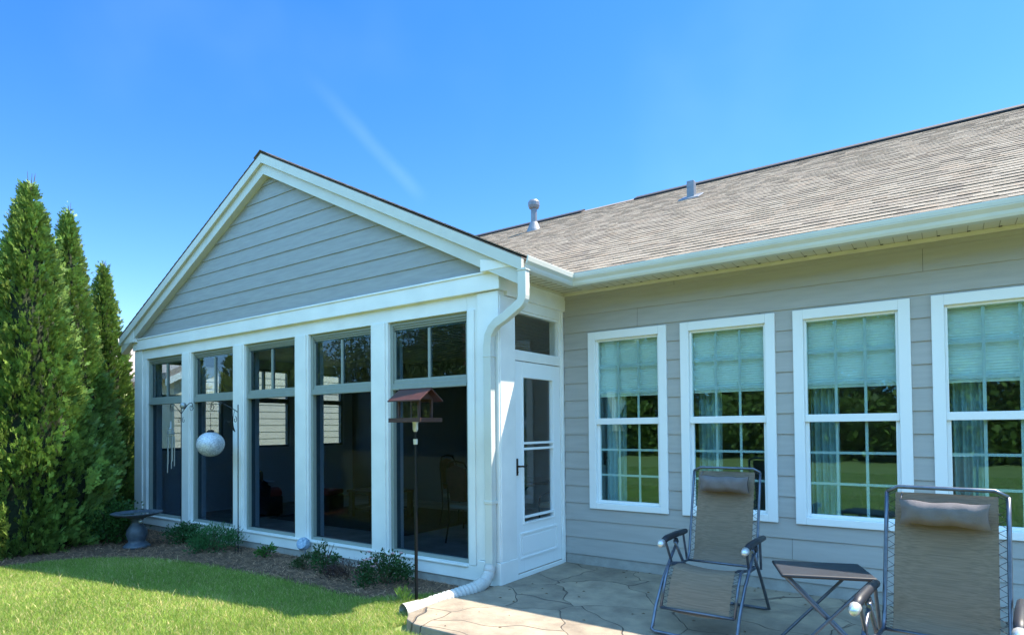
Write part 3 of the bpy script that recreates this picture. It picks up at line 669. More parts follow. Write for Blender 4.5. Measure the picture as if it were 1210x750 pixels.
# roof pipes
q = MB(); vx, vy, vz = -3.16, 5.54, EZ+.5*(5.54-EY)
q.lathe([(.17, -.10), (.15, -.02), (.085, .13), (.075, .15), (.062, .15), (.062, .42), (.10, .44), (.118, .49), (.118, .56), (.09, .60), (.0, .61)], (vx, vy, vz), 20); q.build('vent_pipe', M['pipe_grey'], deck, smooth=False)
q = MB(); vx, vy = .28, 4.98; vz = EZ+.5*(vy-EY)
q.box(vx-.06, vx+.06, vy-.05, vy+.07, vz-.05, vz+.27); q.prism([(vx-.17, vy-.16, vz-.075), (vx+.17, vy-.16, vz-.075), (vx+.17, vy+.12, vz+.07), (vx-.17, vy+.12, vz+.07)], (0, 0, .02)); q.build('vent_pipe', M['pipe_grey'], deck, bevel=.01)
# rest of the house body
q = MB(); q.box(-7.7, 8.0, 4.75, 12.5, -.1, 3.1); q.box(7.9, 8.0, D+.2, 4.74, -.1, 3.1); q.build('rear_wall', M['siding'], house)

# ------------------------------------------------------------------ neighbouring house
nb = empty('neighbour_house', (-13, 6, -.1), 0, 'cream sided house with pinkish shingle roof behind the left end of the sunroom', 'house')
def npart(mb, name, m_): 
    o = mb.build(name, m_); o.location = (13, -6, .1); o.parent = nb; return o
q = MB(); lap(q, lambda u, n, z: (-13+n, u, z), -.1, 5.9, .2, lambda z: ((3.2, 14) if z < 3.1 else (3.2+(z-3.1)/.52, 14-(z-3.1)/.52)), (), False); npart(q, 'wall', M['cream_siding'])
q = MB(); q.box(-24, -13.02, 3.25, 13.95, -.1, 3.0); q.box(-24, -15.3, -2.5, 3.2, -.1, 2.4); npart(q, 'wall_body', M['cream_siding'])
q = MB(); 
for s_ in (0, 1):
    ya, yb = (2.9, 8.6) if s_ == 0 else (14.3, 8.6)
    q.prism([(-12.8, ya, 2.90), (-12.8, yb, 5.92), (-12.8, yb, 6.08), (-12.8, ya, 3.06)], (-12, 0, 0))
q.prism([(-14.9, -2.8, 2.38), (-19, -2.8, 4.5), (-19, -2.8, 4.6), (-14.9, -2.8, 2.46)], (0, 6.3, 0)); q.prism([(-19, -2.8, 4.5), (-23, -2.8, 2.4), (-23, -2.8, 2.5), (-19, -2.8, 4.6)], (0, 6.3, 0))
npart(q, 'roof', mat('pink_brown_shingle', (.42, .32, .28), .9, noise=.25, nscale=8, stretch=(1, 1, 8), bump=.5, bscale=40))
q = MB(); q.box(-14.9, -14.78, -2.8, 3.3, 2.3, 2.42); q.box(-15.3, -14.9, -2.8, 3.3, 2.3, 2.32)
q.prism([(-12.79, 2.9, 2.72), (-12.79, 8.6, 5.74), (-12.79, 8.6, 5.92), (-12.79, 2.9, 2.90)], (-.05, 0, 0)); npart(q, 'gutter', M['white'])
q = MB(); q.box(-15.31, -15.24, 2.0, 3.1, .9, 2.15); wdo = npart(q, 'window', M['white']); q = MB(); q.box(-15.25, -15.235, 2.08, 3.04, .98, 2.08); o = q.build('pane', M['dark_gap'], wdo)
q = MB(); q.box(-13.03, -12.955, 9.3, 10.3, 1.0, 2.3); wdo = npart(q, 'window', M['white']); q = MB(); q.box(-12.96, -12.95, 9.38, 10.22, 1.08, 2.22); q.build('pane', M['dark_gap'], wdo)

# ------------------------------------------------------------------ foliage
def tri_leaves(pos, dirs, size, aspect, rs):
    """rhombic leaves: pos (n,3), dirs (n,3) unit, size (n,)"""
    n = len(pos); rv = rs.normal(size=(n, 3)); side = np.cross(dirs, rv); side /= np.linalg.norm(side, axis=1, keepdims=True)+1e-9
    s = size[:, None]; a = pos; b_ = pos+dirs*s*.5+side*s*aspect; c_ = pos+dirs*s; d_ = pos+dirs*s*.5-side*s*aspect
    return np.stack([a, b_, c_, d_], 1).reshape(-1, 3)
def arborvitae(name, x, y, h, r, seed, label, nspray=5200, tipd=.45):
    rs = np.random.default_rng(seed); t = empty(name, (x, y, -.1), 0, label, 'tree', 'row of arborvitae beside the sunroom')
    q = MB(); q.tube([(0, 0, 0), (.02, 0, h*.4), (0, .01, h*.93)], [.09, .055, .01], 8); q.build('trunk', M['bark'], t)
    # lumpy column: each spray sits on a bumpy shell, fans of scale leaves in vertical planes
    lump = rs.uniform(0, 6.28, 8)
    nc = int(h*290); czf = rs.beta(1.0, 1.1, nc)*.985; cth = rs.uniform(0, 2*np.pi, nc)
    def rad(zf, th):
        base = r*np.where(zf < .22, .88+.12*np.sin(np.clip(zf, 0, 1)/.22*np.pi/2), np.clip((1-(zf-.22)/.78), 0, 1)**.88)
        return base*(1+.09*np.sin(3*th+lump[0]+zf*9)+.06*np.sin(5*th+lump[1]-zf*17)+.06*np.sin(zf*31+lump[2]+2*th))
    cr = rad(czf, cth)*rs.uniform(.84, 1.07, nc)
    cc = np.stack([cr*np.cos(cth), cr*np.sin(cth), czf*h], 1); csz = rs.uniform(.045, .10, nc)*(1-.45*czf)
    n = nspray; ci = rs.integers(0, nc, n); th = cth[ci]+rs.normal(0, .05, n); zf = czf[ci]
    ctw = rs.uniform(0, np.pi, nc)[ci]     # each clump is a flattened upright spray
    u_ = rs.normal(0, 1, n); v_ = rs.normal(0, 1, n); w_ = rs.normal(0, 1, n)*.35
    fx, fy_ = np.cos(cth[ci]+ctw*.5-.8), np.sin(cth[ci]+ctw*.5-.8)
    base = cc[ci]+np.stack([fx*u_-fy_*w_, fy_*u_+fx*w_, v_*1.7], 1)*csz[ci][:, None]*.75
    out = np.stack([np.cos(th), np.sin(th), np.zeros(n)], 1); upv = rs.uniform(.5, 1.6, n)
    ax = out+np.array([0, 0, 1])*upv[:, None]+rs.normal(0, .22, (n, 3)); ax /= np.linalg.norm(ax, axis=1, keepdims=True)
    pl = np.stack([fx, fy_, rs.normal(0, .2, n)], 1)+rs.normal(0, .35, (n, 3)); pl -= ax*(pl*ax).sum(1, keepdims=True); pl /= np.linalg.norm(pl, axis=1, keepdims=True)
    Ls = rs.uniform(.08, .15, n)*(1-.45*zf); V = []; C_ = []
    tint = rs.uniform(.7, 1.3, (n, 1))*rs.uniform(.6, 1.35, nc)[ci][:, None]
    colb = np.array([.15, .25, .055])*tint+np.array([.035, .03, 0])*rs.random((n, 1))
    for k, (ang, f0, sc) in enumerate([(0, .35, .65), (.55, .15, .55), (-.55, .15, .55), (.8, .4, .42), (-.8, .4, .42), (.35, .6, .4), (-.35, .6, .4), (0, -.1, .5)]):
        d = ax*math.cos(ang)+pl*math.sin(ang); p0 = base+ax*(Ls*f0)[:, None]; ln = (Ls*sc)[:, None]
        sd = np.cross(d, np.cross(ax, pl)); wd = ln*.15
        V.append(np.stack([p0, p0+d*ln*.45+sd*wd, p0+d*ln, p0+d*ln*.45-sd*wd], 1)); C_.append(colb*rs.uniform(.85, 1.15, (n, 1)))
    V = np.concatenate(V).reshape(-1, 3); F = np.arange(len(V)).reshape(-1, 4)
    npmesh('crown', V, F, np.concatenate(C_), M['scale_leaf'], t)
    q = MB()
    for k in range(5): a_ = rs.uniform(0, 6.28); q.tube([(0, 0, h*.93), (math.cos(a_)*.03, math.sin(a_)*.03, h*.98), (math.cos(a_)*.06, math.sin(a_)*.06, h*(1.0+rs.uniform(.0, .035)))], [.008, .006, .002], 5)
    q.build('leader', M['bark'], t)
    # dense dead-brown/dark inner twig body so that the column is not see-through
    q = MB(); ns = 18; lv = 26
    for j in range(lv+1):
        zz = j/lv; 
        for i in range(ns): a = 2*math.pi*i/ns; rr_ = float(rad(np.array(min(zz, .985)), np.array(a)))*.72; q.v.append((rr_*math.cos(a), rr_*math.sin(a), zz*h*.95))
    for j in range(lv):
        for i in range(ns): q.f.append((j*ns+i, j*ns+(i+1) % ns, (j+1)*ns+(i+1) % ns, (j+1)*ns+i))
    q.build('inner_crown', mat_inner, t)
    return t
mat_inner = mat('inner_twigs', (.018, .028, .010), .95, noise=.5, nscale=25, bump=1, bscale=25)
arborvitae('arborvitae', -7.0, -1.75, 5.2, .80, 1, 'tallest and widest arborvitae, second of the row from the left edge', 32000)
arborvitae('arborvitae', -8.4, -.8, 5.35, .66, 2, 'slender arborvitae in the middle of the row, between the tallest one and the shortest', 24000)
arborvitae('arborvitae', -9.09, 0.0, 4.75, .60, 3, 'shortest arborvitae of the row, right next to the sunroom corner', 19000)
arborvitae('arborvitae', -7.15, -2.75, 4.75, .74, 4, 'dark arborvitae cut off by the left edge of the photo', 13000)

def bush(name, x, y, r, h, n, size, col, seed, label, cat='shrub', flowers=0, group=None, asp=.28, stems=True, col2=None, upb=.6):
    rs = np.random.default_rng(seed); t = empty(name, (x, y, -.09), 0, label, cat, group)
    if stems:
        q = MB()
        for k in range(9):
            a = rs.uniform(0, 6.28); d = rs.uniform(.2, .8)*r; q.tube([(0, 0, 0), (math.cos(a)*d*.5, math.sin(a)*d*.5, h*.5), (math.cos(a)*d, math.sin(a)*d, h*rs.uniform(.6, .95))], [.006, .005, .002], 5)
        q.build('stem', M['bark'], t)
    nc = max(6, n//60); ca = rs.uniform(0, 6.28, nc); cr = np.sqrt(rs.random(nc))*r*.8; cz_ = rs.uniform(.15, .85, nc)*h*np.sqrt(1-(cr/r)**2*.7)
    cc = np.stack([cr*np.cos(ca), cr*np.sin(ca), cz_], 1); idx = rs.integers(0, nc, n)
    pos = cc[idx]+rs.normal(0, 1, (n, 3))*np.array([r*.16, r*.16, h*.12]); pos[:, 2] = np.clip(pos[:, 2], .01, h*1.05)
    d = pos*np.array([1/r, 1/r, .3/h])+rs.normal(0, .5, (n, 3))+np.array([0, 0, upb]); d /= np.linalg.norm(d, axis=1, keepdims=True)
    sz_ = rs.uniform(.6, 1.3, n)*size
    cc_ = np.array(col)[None]*rs.uniform(.6, 1.5, (n, 1))
    if col2 is not None: pick = rs.random((n, 1)) < .3; cc_ = np.where(pick, np.array(col2)*rs.uniform(.7, 1.3, (n, 1)), cc_)
    V = tri_leaves(pos, d, sz_, asp, rs); npmesh('foliage', V, np.arange(len(V)).reshape(-1, 4), cc_, M['leaf'], t)
    for k in range(flowers):
        a = rs.uniform(0, 6.28); rr = rs.uniform(.2, .95)*r; z_ = h*rs.uniform(.6, 1.05)*math.sqrt(max(.2, 1-(rr/r)**2*.6)); q = MB()
        for j in range(9):
            b_ = j*2.4; s_ = .012+.0022*j; el = .2+.12*(9-j); dx, dy = math.cos(b_), math.sin(b_)
            q.poly([(rr*math.cos(a), rr*math.sin(a), z_), (rr*math.cos(a)+dx*s_-dy*s_*.5, rr*math.sin(a)+dy*s_+dx*s_*.5, z_+s_*el), (rr*math.cos(a)+dx*s_*1.4, rr*math.sin(a)+dy*s_*1.4, z_+s_*el*1.1), (rr*math.cos(a)+dx*s_+dy*s_*.5, rr*math.sin(a)+dy*s_-dx*s_*.5, z_+s_*el)])
        q.build('flower', M['petal'], t)
    return t
G1 = (.045, .10, .022)
bush('rose_bush', -1.22, -.40, .31, .36, 2100, .032, (.035, .085, .025), 21, 'low rose bush with pale pink blooms in front of the fourth window', 'rose bush', flowers=13)
bush('dry_perennial', -1.78, -.42, .25, .22, 900, .045, (.07, .04, .035), 22, 'withered reddish brown perennial clump left of the rose bush', 'plant', asp=.09)
bush('small_rose', -2.25, -.36, .18, .36, 700, .036, (.04, .10, .03), 23, 'small spindly green plant beside the blue ornament', 'plant', asp=.26)
bush('weedy_clump', -2.62, -.40, .20, .18, 600, .04, (.05, .085, .03), 24, 'thin low weedy clump at foot of post right of second hook', 'plant', asp=.12)
bush('seedling', -3.55, -.28, .13, .17, 300, .045, (.06, .15, .03), 25, 'tiny bright green seedling under the third window', 'plant', asp=.2)
bush('feathery_perennial', -4.55, -.40, .36, .34, 3200, .045, (.05, .15, .05), 26, 'feathery bright green perennial below the hanging globe', 'plant', asp=.12, upb=1.2)
bush('perennial', -5.55, -.30, .27, .28, 1600, .042, (.045, .12, .04), 27, 'rounded green perennial between bird bath and feathery plant', 'plant', asp=.22)
bush('leafy_shrub', -6.55, -.85, .42, .62, 3000, .05, (.05, .12, .028), 28, 'broad leaved green shrub between the bird bath and the arborvitae', 'shrub', asp=.30)
bush('grass_tuft', -.55, -.82, .07, .13, 90, .09, (.12, .22, .04), 29, 'taller tuft of grass at the foot of the feeder pole', 'grass tuft', asp=.05, stems=False, upb=2)
bush('yellow_green_shrub', -9.75, .86, .36, 1.95, 5000, .075, (.16, .22, .035), 30, 'sunlit yellow green shrub showing between last arborvitae and sunroom corner', 'shrub', asp=.3)

# wood beyond the lawn, behind the viewer, seen in the window reflections
V = []; C_ = []; rs = np.random.default_rng(77); q = MB()
for k in range(52):
    x_ = -42+(k%34)*2.9+rs.uniform(-1, 1)+(1.4+(k//34)*9 if k > 33 else 0); y_ = -27+rs.uniform(-4, 3)-(7 if k > 33 else 0); H = rs.uniform(8, 13.5); rr = rs.uniform(2.2, 3.6)
    q.tube([(x_, y_, -.1), (x_+.2, y_, H*.5), (x_, y_, H*.8)], [.28, .2, .06], 7)
    nc = 55; cc = rs.normal(0, 1, (nc, 3)); cc /= np.linalg.norm(cc, axis=1, keepdims=True); cc *= rs.random((nc, 1))**.4; cc = cc*np.array([rr, rr, H*.46])+np.array([x_, y_, H*.52])
    n = 4200; pos = cc[rs.integers(0, nc, n)]+rs.normal(0, .38, (n, 3)); d = rs.normal(0, 1, (n, 3)); d /= np.linalg.norm(d, axis=1, keepdims=True)
    V.append(tri_leaves(pos, d, rs.uniform(.2, .38, n), .3, rs)); base = np.array([.10, .155, .028]) if rs.random() < .5 else np.array([.06, .12, .03])
    C_.append(base*rs.uniform(.6, 1.4, (n, 1)))
    n = 2600; cc = rs.uniform(-1, 1, (14, 3))*np.array([2.2, 1.2, 1.3])+np.array([x_, y_+2.5, 1.3]); pos = cc[rs.integers(0, 14, n)]+rs.normal(0, .5, (n, 3)); pos[:, 2] = np.abs(pos[:, 2]+.1)-.1; d = rs.normal(0, 1, (n, 3)); d /= np.linalg.norm(d, axis=1, keepdims=True)
    V.append(tri_leaves(pos, d, rs.uniform(.22, .4, n), .32, rs)); C_.append(np.array([.12, .175, .03])*rs.uniform(.6, 1.4, (n, 1)))
V = np.concatenate(V)
tag(npmesh('wood', V, np.arange(len(V)).reshape(-1, 4), np.concatenate(C_), M['leaf']), 'leafy green wood across the lawn, mirrored in the windows', 'woods', kind='stuff')
wt = q.build('wood_trunks', M['bark']); wt['kind'] = 'stuff'; wt['label'] = 'brown trunks standing in the wood across the lawn'; wt['category'] = 'woods'

# ------------------------------------------------------------------ bird bath, feeder, hooks
t = empty('bird_bath', (-5.74, -.86, -.09), 0, 'grey blue stone bird bath standing on the mulch in front of the leftmost window', 'bird bath')
q = MB(); q.lathe([(.17, 0), (.175, .03), (.15, .05), (.13, .07), (.105, .09), (.12, .13), (.135, .19), (.125, .26), (.085, .32), (.065, .37), (.09, .41), (.10, .425)], (0, 0, 0), 24); q.build('pedestal', M['birdbath'], t, smooth=True)
q = MB(); q.lathe([(.09, .42), (.16, .435), (.27, .46), (.315, .485), (.325, .495), (.31, .50), (.26, .478), (.15, .458), (0, .455)], (0, 0, 0), 36); q.build('bowl', M['birdbath'], t, smooth=True)
q = MB(); q.lathe([(.0, .474), (.25, .476)], (0, 0, 0), 32); q.build('water', M['water'], t)
q = MB(); q.lathe([(.0, -.03), (.02, -.02), (.035, 0), (.03, .02), (.0, .035)], (.16, -.02, .38), 10); q.tube([(.16, -.02, .39), (.19, -.03, .41), (.215, -.035, .405)], [.018, .014, .004], 6); q.tube([(.15, -.02, .37), (.09, .01, .36)], [.014, .006], 6); q.build('bird_figure', M['chime'], t, smooth=True)

t = empty('bird_feeder', (-.49, -.68, -.1), 0, 'red wooden house shaped bird feeder on a tall black pole', 'bird feeder')
q = MB(); q.tube([(0, 0, 0), (0, 0, 1.10)], .016, 10); q.tube([(0, 0, 1.10), (0, 0, 1.62)], .011, 10); q.build('pole', M['black_metal'], t)
q = MB(); q.lathe([(.016, 1.62), (.026, 1.64), (.026, 1.70), (.034, 1.715)], (0, 0, 0), 12); q.build('pole_collar', M['silver'], t); q = MB(); q.lathe([(.02, 1.50), (.022, 1.55)], (0, 0, 0), 12); q.build('pole_collar', M['silver'], t)
q = MB(); q.box(-.235, .235, -.17, .17, 1.715, 1.732)
for (a, b_, c_, d_) in ((-.245, .245, -.18, -.165), (-.245, .245, .165, .18), (-.245, -.23, -.165, .165), (.23, .245, -.165, .165)): q.box(a, b_, c_, d_, 1.710, 1.75)
q.build('tray', M['redwood'], t)
q = MB()
for sx in (-1, 1):
    for sy in (-1, 1): q.box(sx*.155-.013, sx*.155+.013, sy*.10-.013, sy*.10+.013, 1.732, 1.925)
q.box(-.17, .17, -.105, -.095, 1.905, 1.93); q.box(-.17, .17, .095, .105, 1.905, 1.93)
q.prism([(.16, -.11, 1.925), (.16, .11, 1.925), (.16, 0, 2.0)], (.014, 0, 0)); q.prism([(-.174, -.11, 1.925), (-.174, .11, 1.925), (-.174, 0, 2.0)], (.014, 0, 0)); q.build('frame', M['redwood'], t, bevel=.002)
for yy in (-.085, .082): q = MB(); q.box(-.14, .14, yy, yy+.003, 1.75, 1.91); q.build('seed_window', M['glass_clear'], t)
q = MB()
for s_ in (1, -1): q.prism([(-.25, 0, 2.028), (-.25, s_*.19, 1.915), (-.25, s_*.19, 1.902), (-.25, 0, 2.012)], (.50, 0, 0))
q.box(-.25, .25, -.012, .012, 2.02, 2.032); q.build('roof', M['red_roof'], t, bevel=.002)

for o in t.children:
    if o.name.split('.')[0] in ('tray', 'frame', 'roof', 'seed_window'): o.scale = (.84, .84, 1)
def spiral(c, r0, turns, a0, dirn=1, n=22):
    return [(c[0]+math.cos(a0+dirn*turns*6.283*k/n)*r0*(1-.75*k/n), c[1], c[2]+math.sin(a0+dirn*turns*6.283*k/n)*r0*(1-.75*k/n)) for k in range(n+1)]
def hook(name, x, y, h, wd, label, side):
    t = empty(name, (x, y, -.09), 0, label, 'garden hook'); q = MB()
    q.tube([(0, 0, 0), (0, 0, h)], .0065, 8); q.tube([(-.07, 0, .10), (.07, 0, .10)], .005, 6); q.tube([(-.07, 0, .10), (-.07, 0, -.02)], .005, 6); q.tube([(.07, 0, .10), (.07, 0, -.02)], .005, 6); q.build('pole', M['black_metal'], t)
    for s_ in side:
        q = MB(); arc = [(s_*wd*math.sin(math.pi/2*k/9)*1.0, 0, h-.10+.16*math.sin(math.pi*.80*k/9)) for k in range(10)]; q.tube(arc, .0055, 6)
        q.tube(spiral((s_*(wd-.045), 0, h-.01), .055, 1.1, 0 if s_ > 0 else math.pi, -s_), .0045, 6); q.tube(spiral((s_*.07, 0, h-.20), .045, 1.0, math.pi/2, s_), .004, 6)
        q.build('arm', M['black_metal'], t)
    return t
h1 = hook('shepherd_hook', -5.93, -.15, 2.0, .34, 'black double armed shepherd hook holding the wind chime, left of the globe', (-1, 1))
q = MB(); q.lathe([(0, -.05), (.035, -.04), (.05, 0), (.035, .04), (0, .05)], (.06, 0, 2.02), 14); q.build('finial_ball', M['chime'], h1, smooth=True)
h2 = hook('shepherd_hook', -4.03, -.36, 1.98, .68, 'black shepherd hook with scrolls that carries the mottled globe', (-1,))
q = MB(); hx, hz = -.17, 1.72   # hummingbird cut-out with real thickness
q.prism([(hx-.09, -.006, hz+.05), (hx-.03, -.006, hz+.028), (hx, -.006, hz+.035), (hx+.05, -.006, hz+.11), (hx+.045, -.006, hz+.03), (hx+.06, -.006, hz-.04), (hx+.10, -.006, hz-.10), (hx+.02, -.006, hz-.06), (hx-.02, -.006, hz+.005)], (0, .012, 0)); q.tube([(hx+.05, 0, hz+.1), (hx+.1, 0, hz+.2)], .003, 5); q.build('bird_ornament', M['black_metal'], h2)
t = empty('hanging_globe', (-4.71, -.36, 1.36), 0, 'round mottled silver blue glass globe hanging from the hook', 'garden globe')
q = MB(); q.lathe([(.0, -.172)]+[(.182*math.cos(a_), .172*math.sin(a_)) for a_ in [(-80+i*10)*math.pi/180 for i in range(17)]]+[(.0, .172)], (0, 0, 0), 32); q.build('globe', M['globe'], t, smooth=True)
q = MB(); q.lathe([(.05, .165), (.05, .185), (.02, .20)], (0, 0, 0), 14); q.tube([(0, 0, .20), (0, 0, .43)], .003, 6); q.build('hanger', M['black_metal'], t)
t = empty('wind_chime', (-6.25, -.15, 1.30), 0, 'pale tubular wind chime hanging in front of the leftmost window', 'wind chime')
q = MB(); q.lathe([(.06, .20), (.065, .215), (.045, .225), (.05, .25), (.035, .262), (.038, .285), (.022, .30), (.01, .40)], (0, 0, 0), 16); q.build('cap', M['chime'], t)
for k, (a_, l_) in enumerate(((0, .38), (1.2, .46), (2.5, .50), (3.7, .56), (5.0, .42))):
    q = MB(); cx_, cy_ = math.cos(a_)*.05, math.sin(a_)*.05; q.tube([(cx_, cy_, .16), (cx_, cy_, .16-l_)], .008, 8); q.tube([(cx_, cy_, .2), (cx_, cy_, .16)], .0015, 5); q.build('chime_tube', M['chime'], t)
q = MB(); q.tube([(0, 0, .39), (0.01, 0, .60)], .002, 5); q.build('string', M['black_metal'], t)
t = empty('garden_ornament', (-3.18+.16, -.06, .10), 0, 'small blue and white glazed disc lamp leaning against the foot of the post', 'garden ornament')
q = MB(); cdir = Vector((.3, -.85, .35)).normalized(); q.tube([Vector((0, 0, 0)), Vector((0, 0, 0))+cdir*.05, cdir*.09], [.075, .085, .07], 16); q.tube([(0, 0, -.05), (0, 0, -.2)], .008, 6); q.build('lamp_head', M['solar'], t, bevel=.004)

# ------------------------------------------------------------------ loungers
def recliner(loc, rz, label):
    t = empty('recliner', loc, rz, label, 'reclining chair', 'zero gravity reclining chairs on the patio'); W_ = .31
    # side view (y forward = -y). rails
    for s_ in (-1, 1):
        q = MB(); x_ = s_*W_
        q.tube([(x_, .02, .60), (x_, -.12, .50), (x_, -.30, .36), (x_, -.46, .18), (x_, -.52, .07), (x_, -.55, .03), (x_*.9, -.57, .022), (0, -.575, .02)], .0125, 10); q.build('front_leg', M['steel_blue'], t, smooth=True)
        q = MB(); q.tube([(x_*.98, -.05, .60), (x_*.98, .20, .33), (x_*.98, .42, .07), (x_*.98, .46, .03), (x_*.85, .48, .02), (0, .485, .02)], .0125, 10); q.build('rear_leg', M['steel_blue'], t, smooth=True)
        q = MB(); q.tube([(x_*1.03, -.30, .63), (x_*1.03, -.20, .652), (x_*1.03, .0, .655), (x_*1.03, .24, .648)], [.022, .027, .026, .022], 10); ar = q.build('armrest', M['pad'], t, smooth=True)
        q = MB(); q.tube([(x_*1.03, -.345, .612), (x_*1.03, -.325, .625), (x_*1.03, -.29, .634)], [.016, .027, .029], 10); q.build('end_cap', M['silver'], ar, smooth=True)
        q = MB(); q.tube([(x_*1.0, -.24, .63), (x_*.97, -.14, .45)], .010, 8); q.build('arm_strut', M['steel_blue'], t); q = MB(); q.tube([(x_*1.0, .16, .63), (x_*.97, .22, .40)], .010, 8); q.build('arm_strut', M['steel_blue'], t)
        q = MB(); q.lathe([(.0, -.014), (.026, -.012), (.03, 0), (.026, .012), (0, .014)], (x_*1.02, 0, .60), 14, 'x'); q.build('lock_knob', M['pad'], t)
    q = MB(); wi = W_-.035
    prof_ = [(.36, 1.16), (.31, .95), (.25, .70), (.20, .48), (.16, .42), (.0, .425), (-.18, .46), (-.27, .46), (-.35, .36), (-.45, .17)]
    for s_ in (-1, 1): q.tube([(s_*wi, a, b_) for a, b_ in prof_], .011, 8)
    q.tube([(-wi, *prof_[0]), (-wi*.8, .365, 1.19), (wi*.8, .365, 1.19), (wi, *prof_[0])], .011, 8); q.tube([(-wi, *prof_[-1]), (wi, *prof_[-1])], .011, 8); q.tube([(-wi, .17, .42), (wi, .17, .42)], .01, 8)
    q.build('sling_frame', M['steel_blue'], t, smooth=True)
    # sling: sagging sheets with thickness
    def resamp(pr, n):
        out = []; 
        for k in range(len(pr)-1):
            for j in range(n): tt = j/n; out.append((pr[k][0]*(1-tt)+pr[k+1][0]*tt, pr[k][1]*(1-tt)+pr[k+1][1]*tt))
        out.append(pr[-1]); return out
    for nm, pr in (('back_sling', prof_[:5]), ('seat_sling', prof_[5:])):
        rsl = resamp(pr, 4); q = MB(); nx = 10
        for layer in (0, -.006):
            for (a, b_) in rsl:
                for i in range(nx+1): u = i/nx*2-1; q.v.append((u*(wi-.042), a+(.02*(1-u*u) if nm == 'back_sling' else .0), b_+layer-(.0 if nm == 'back_sling' else .022*(1-u*u))))
        n2 = len(rsl)*(nx+1)
        for k in range(len(rsl)-1):
            for i in range(nx): a_ = k*(nx+1)+i; q.f.append((a_, a_+1, a_+nx+2, a_+nx+1)); q.f.append((n2+a_, n2+a_+nx+1, n2+a_+nx+2, n2+a_+1))
        sg = q.build(nm, M['sling'], t, smooth=True)
        for s_ in (-1, 1):
            q = MB(); zz = []
            full = resamp(pr, 9)
            for k, (a, b_) in enumerate(full): zz.append((s_*(wi-.002 if k % 2 else wi-.044), a, b_+.003))
            q.tube(zz, .003, 5); q.build('lacing', M['cord'], sg)
    q = MB(); pz = 1.06
    for j in range(9):
        ph = math.pi*j/8
    nxp, nzp = 14, 6
    for side in (-1, 1):
        for j in range(nzp+1):
            for i_ in range(nxp+1):
                a_, b_ = i_/nxp*2-1, j/nzp*2-1
                th_ = .042*max(0, (1-abs(a_)**4))**.5*max(0, (1-abs(b_)**3))**.6*(1+.10*math.sin(a_*9+b_*4))
                q.v.append((a_*(.205-.012*(1-b_*b_)), .31-(.02 if side < 0 else 0)+side*th_-.02, pz+b_*(.068-.006*(1-a_*a_))+.004*math.sin(a_*7)))
    n2_ = (nxp+1)*(nzp+1)
    for j in range(nzp):
        for i_ in range(nxp): a_ = j*(nxp+1)+i_; q.f.append((a_, a_+1, a_+nxp+2, a_+nxp+1)); q.f.append((n2_+a_, n2_+a_+nxp+1, n2_+a_+nxp+2, n2_+a_+1))
    q.tube([(-.2, .30, pz+.06), (-.2, .37, pz+.10)], .004, 5); q.build('pillow', M['pillow'], t, smooth=True)
    return t
recliner((2.10, .03, 0), R(0), 'taupe sling recliner with dark head pillow, the left one, standing nearer the door')
recliner((3.59, -1.14, 0), R(-5), 'taupe sling recliner cut off by the bottom edge, the right one of the two')
t = empty('folding_table', (2.93, -.35, 0), R(20), 'small folding tray table on crossed blue grey legs between the two recliners', 'table')
for s_ in (-1, 1):
    q = MB(); q.tube([(-.27, s_*.19, .012), (.25, s_*.19, .56)], .011, 8); q.build('leg', M['steel_blue'], t)
    q = MB(); q.tube([(.27, s_*.16, .012), (-.25, s_*.16, .56)], .011, 8); q.build('leg', M['steel_blue'], t)
q = MB(); q.tube([(-.27, -.19, .02), (-.27, .19, .02)], .010, 8); q.tube([(.27, -.16, .02), (.27, .16, .02)], .010, 8); q.tube([(0, -.2, .29), (0, .2, .29)], .008, 8); q.build('stretcher', M['steel_blue'], t)
q = MB(); q.box(-.28, .28, -.22, .22, .562, .585); q.build('table_top', M['pad'], t, bevel=.01)

# ------------------------------------------------------------------ porch furniture (seen through the glass)
FZ = .046
q = MB(); q.box(-5.9, -2.6, 1.3, 3.6, FZ, FZ+.012); tag(q.build('rug', M['rug']), 'dark patterned rug on the sunroom floor', 'rug')
def armchair():
    t = empty('wicker_armchair', (-6.35, 1.45, FZ), R(150), 'dark wicker armchair with red cushions behind the second window from the left', 'armchair')
    q = MB(); 
    for j in range(12):
        pass
    n = 20; lv = 7; base = len(q.v)
    for layer in (0, 1):
        for j in range(lv+1):
            for i in range(n+1):
                u = i/n*2-1; a = u*math.pi*.62; hgt = .42+.55*max(0, math.cos(a*.80))**1.4+.12; rr_ = .42-layer*.07+.05*(j/lv)
                q.v.append((rr_*math.sin(a), rr_*math.cos(a)*.95+.02, .08+(hgt-.08)*j/lv))
    m2 = (lv+1)*(n+1)
    for j in range(lv):
        for i in range(n): a = j*(n+1)+i; q.f.append((a, a+1, a+n+2, a+n+1)); q.f.append((m2+a, m2+a+n+1, m2+a+n+2, m2+a+1))
    for i in range(n): a = lv*(n+1)+i; q.f.append((a, a+1, m2+a+1, m2+a))
    q.box(-.36, .36, -.34, .22, .05, .34); q.build('body', M['wicker'], t, smooth=True)
    for sx in (-1, 1):
        for sy in (-1, 1): q = MB(); q.tube([(sx*.3, sy*.27, 0), (sx*.3, sy*.27, .06)], .03, 8); q.build('leg', M['wicker'], t)
    q = MB(); q.box(-.29, .29, -.34, .22, .34, .46); q.build('seat_cushion', M['red_cushion'], t, bevel=.04)
    q = MB(); q.lathe([(0, -.07), (.2, -.06), (.25, 0), (.2, .06), (0, .07)], (.02, .20, .72), 20, 'y'); q.build('back_cushion', M['red_cushion'], t, smooth=True)
    return t
armchair()
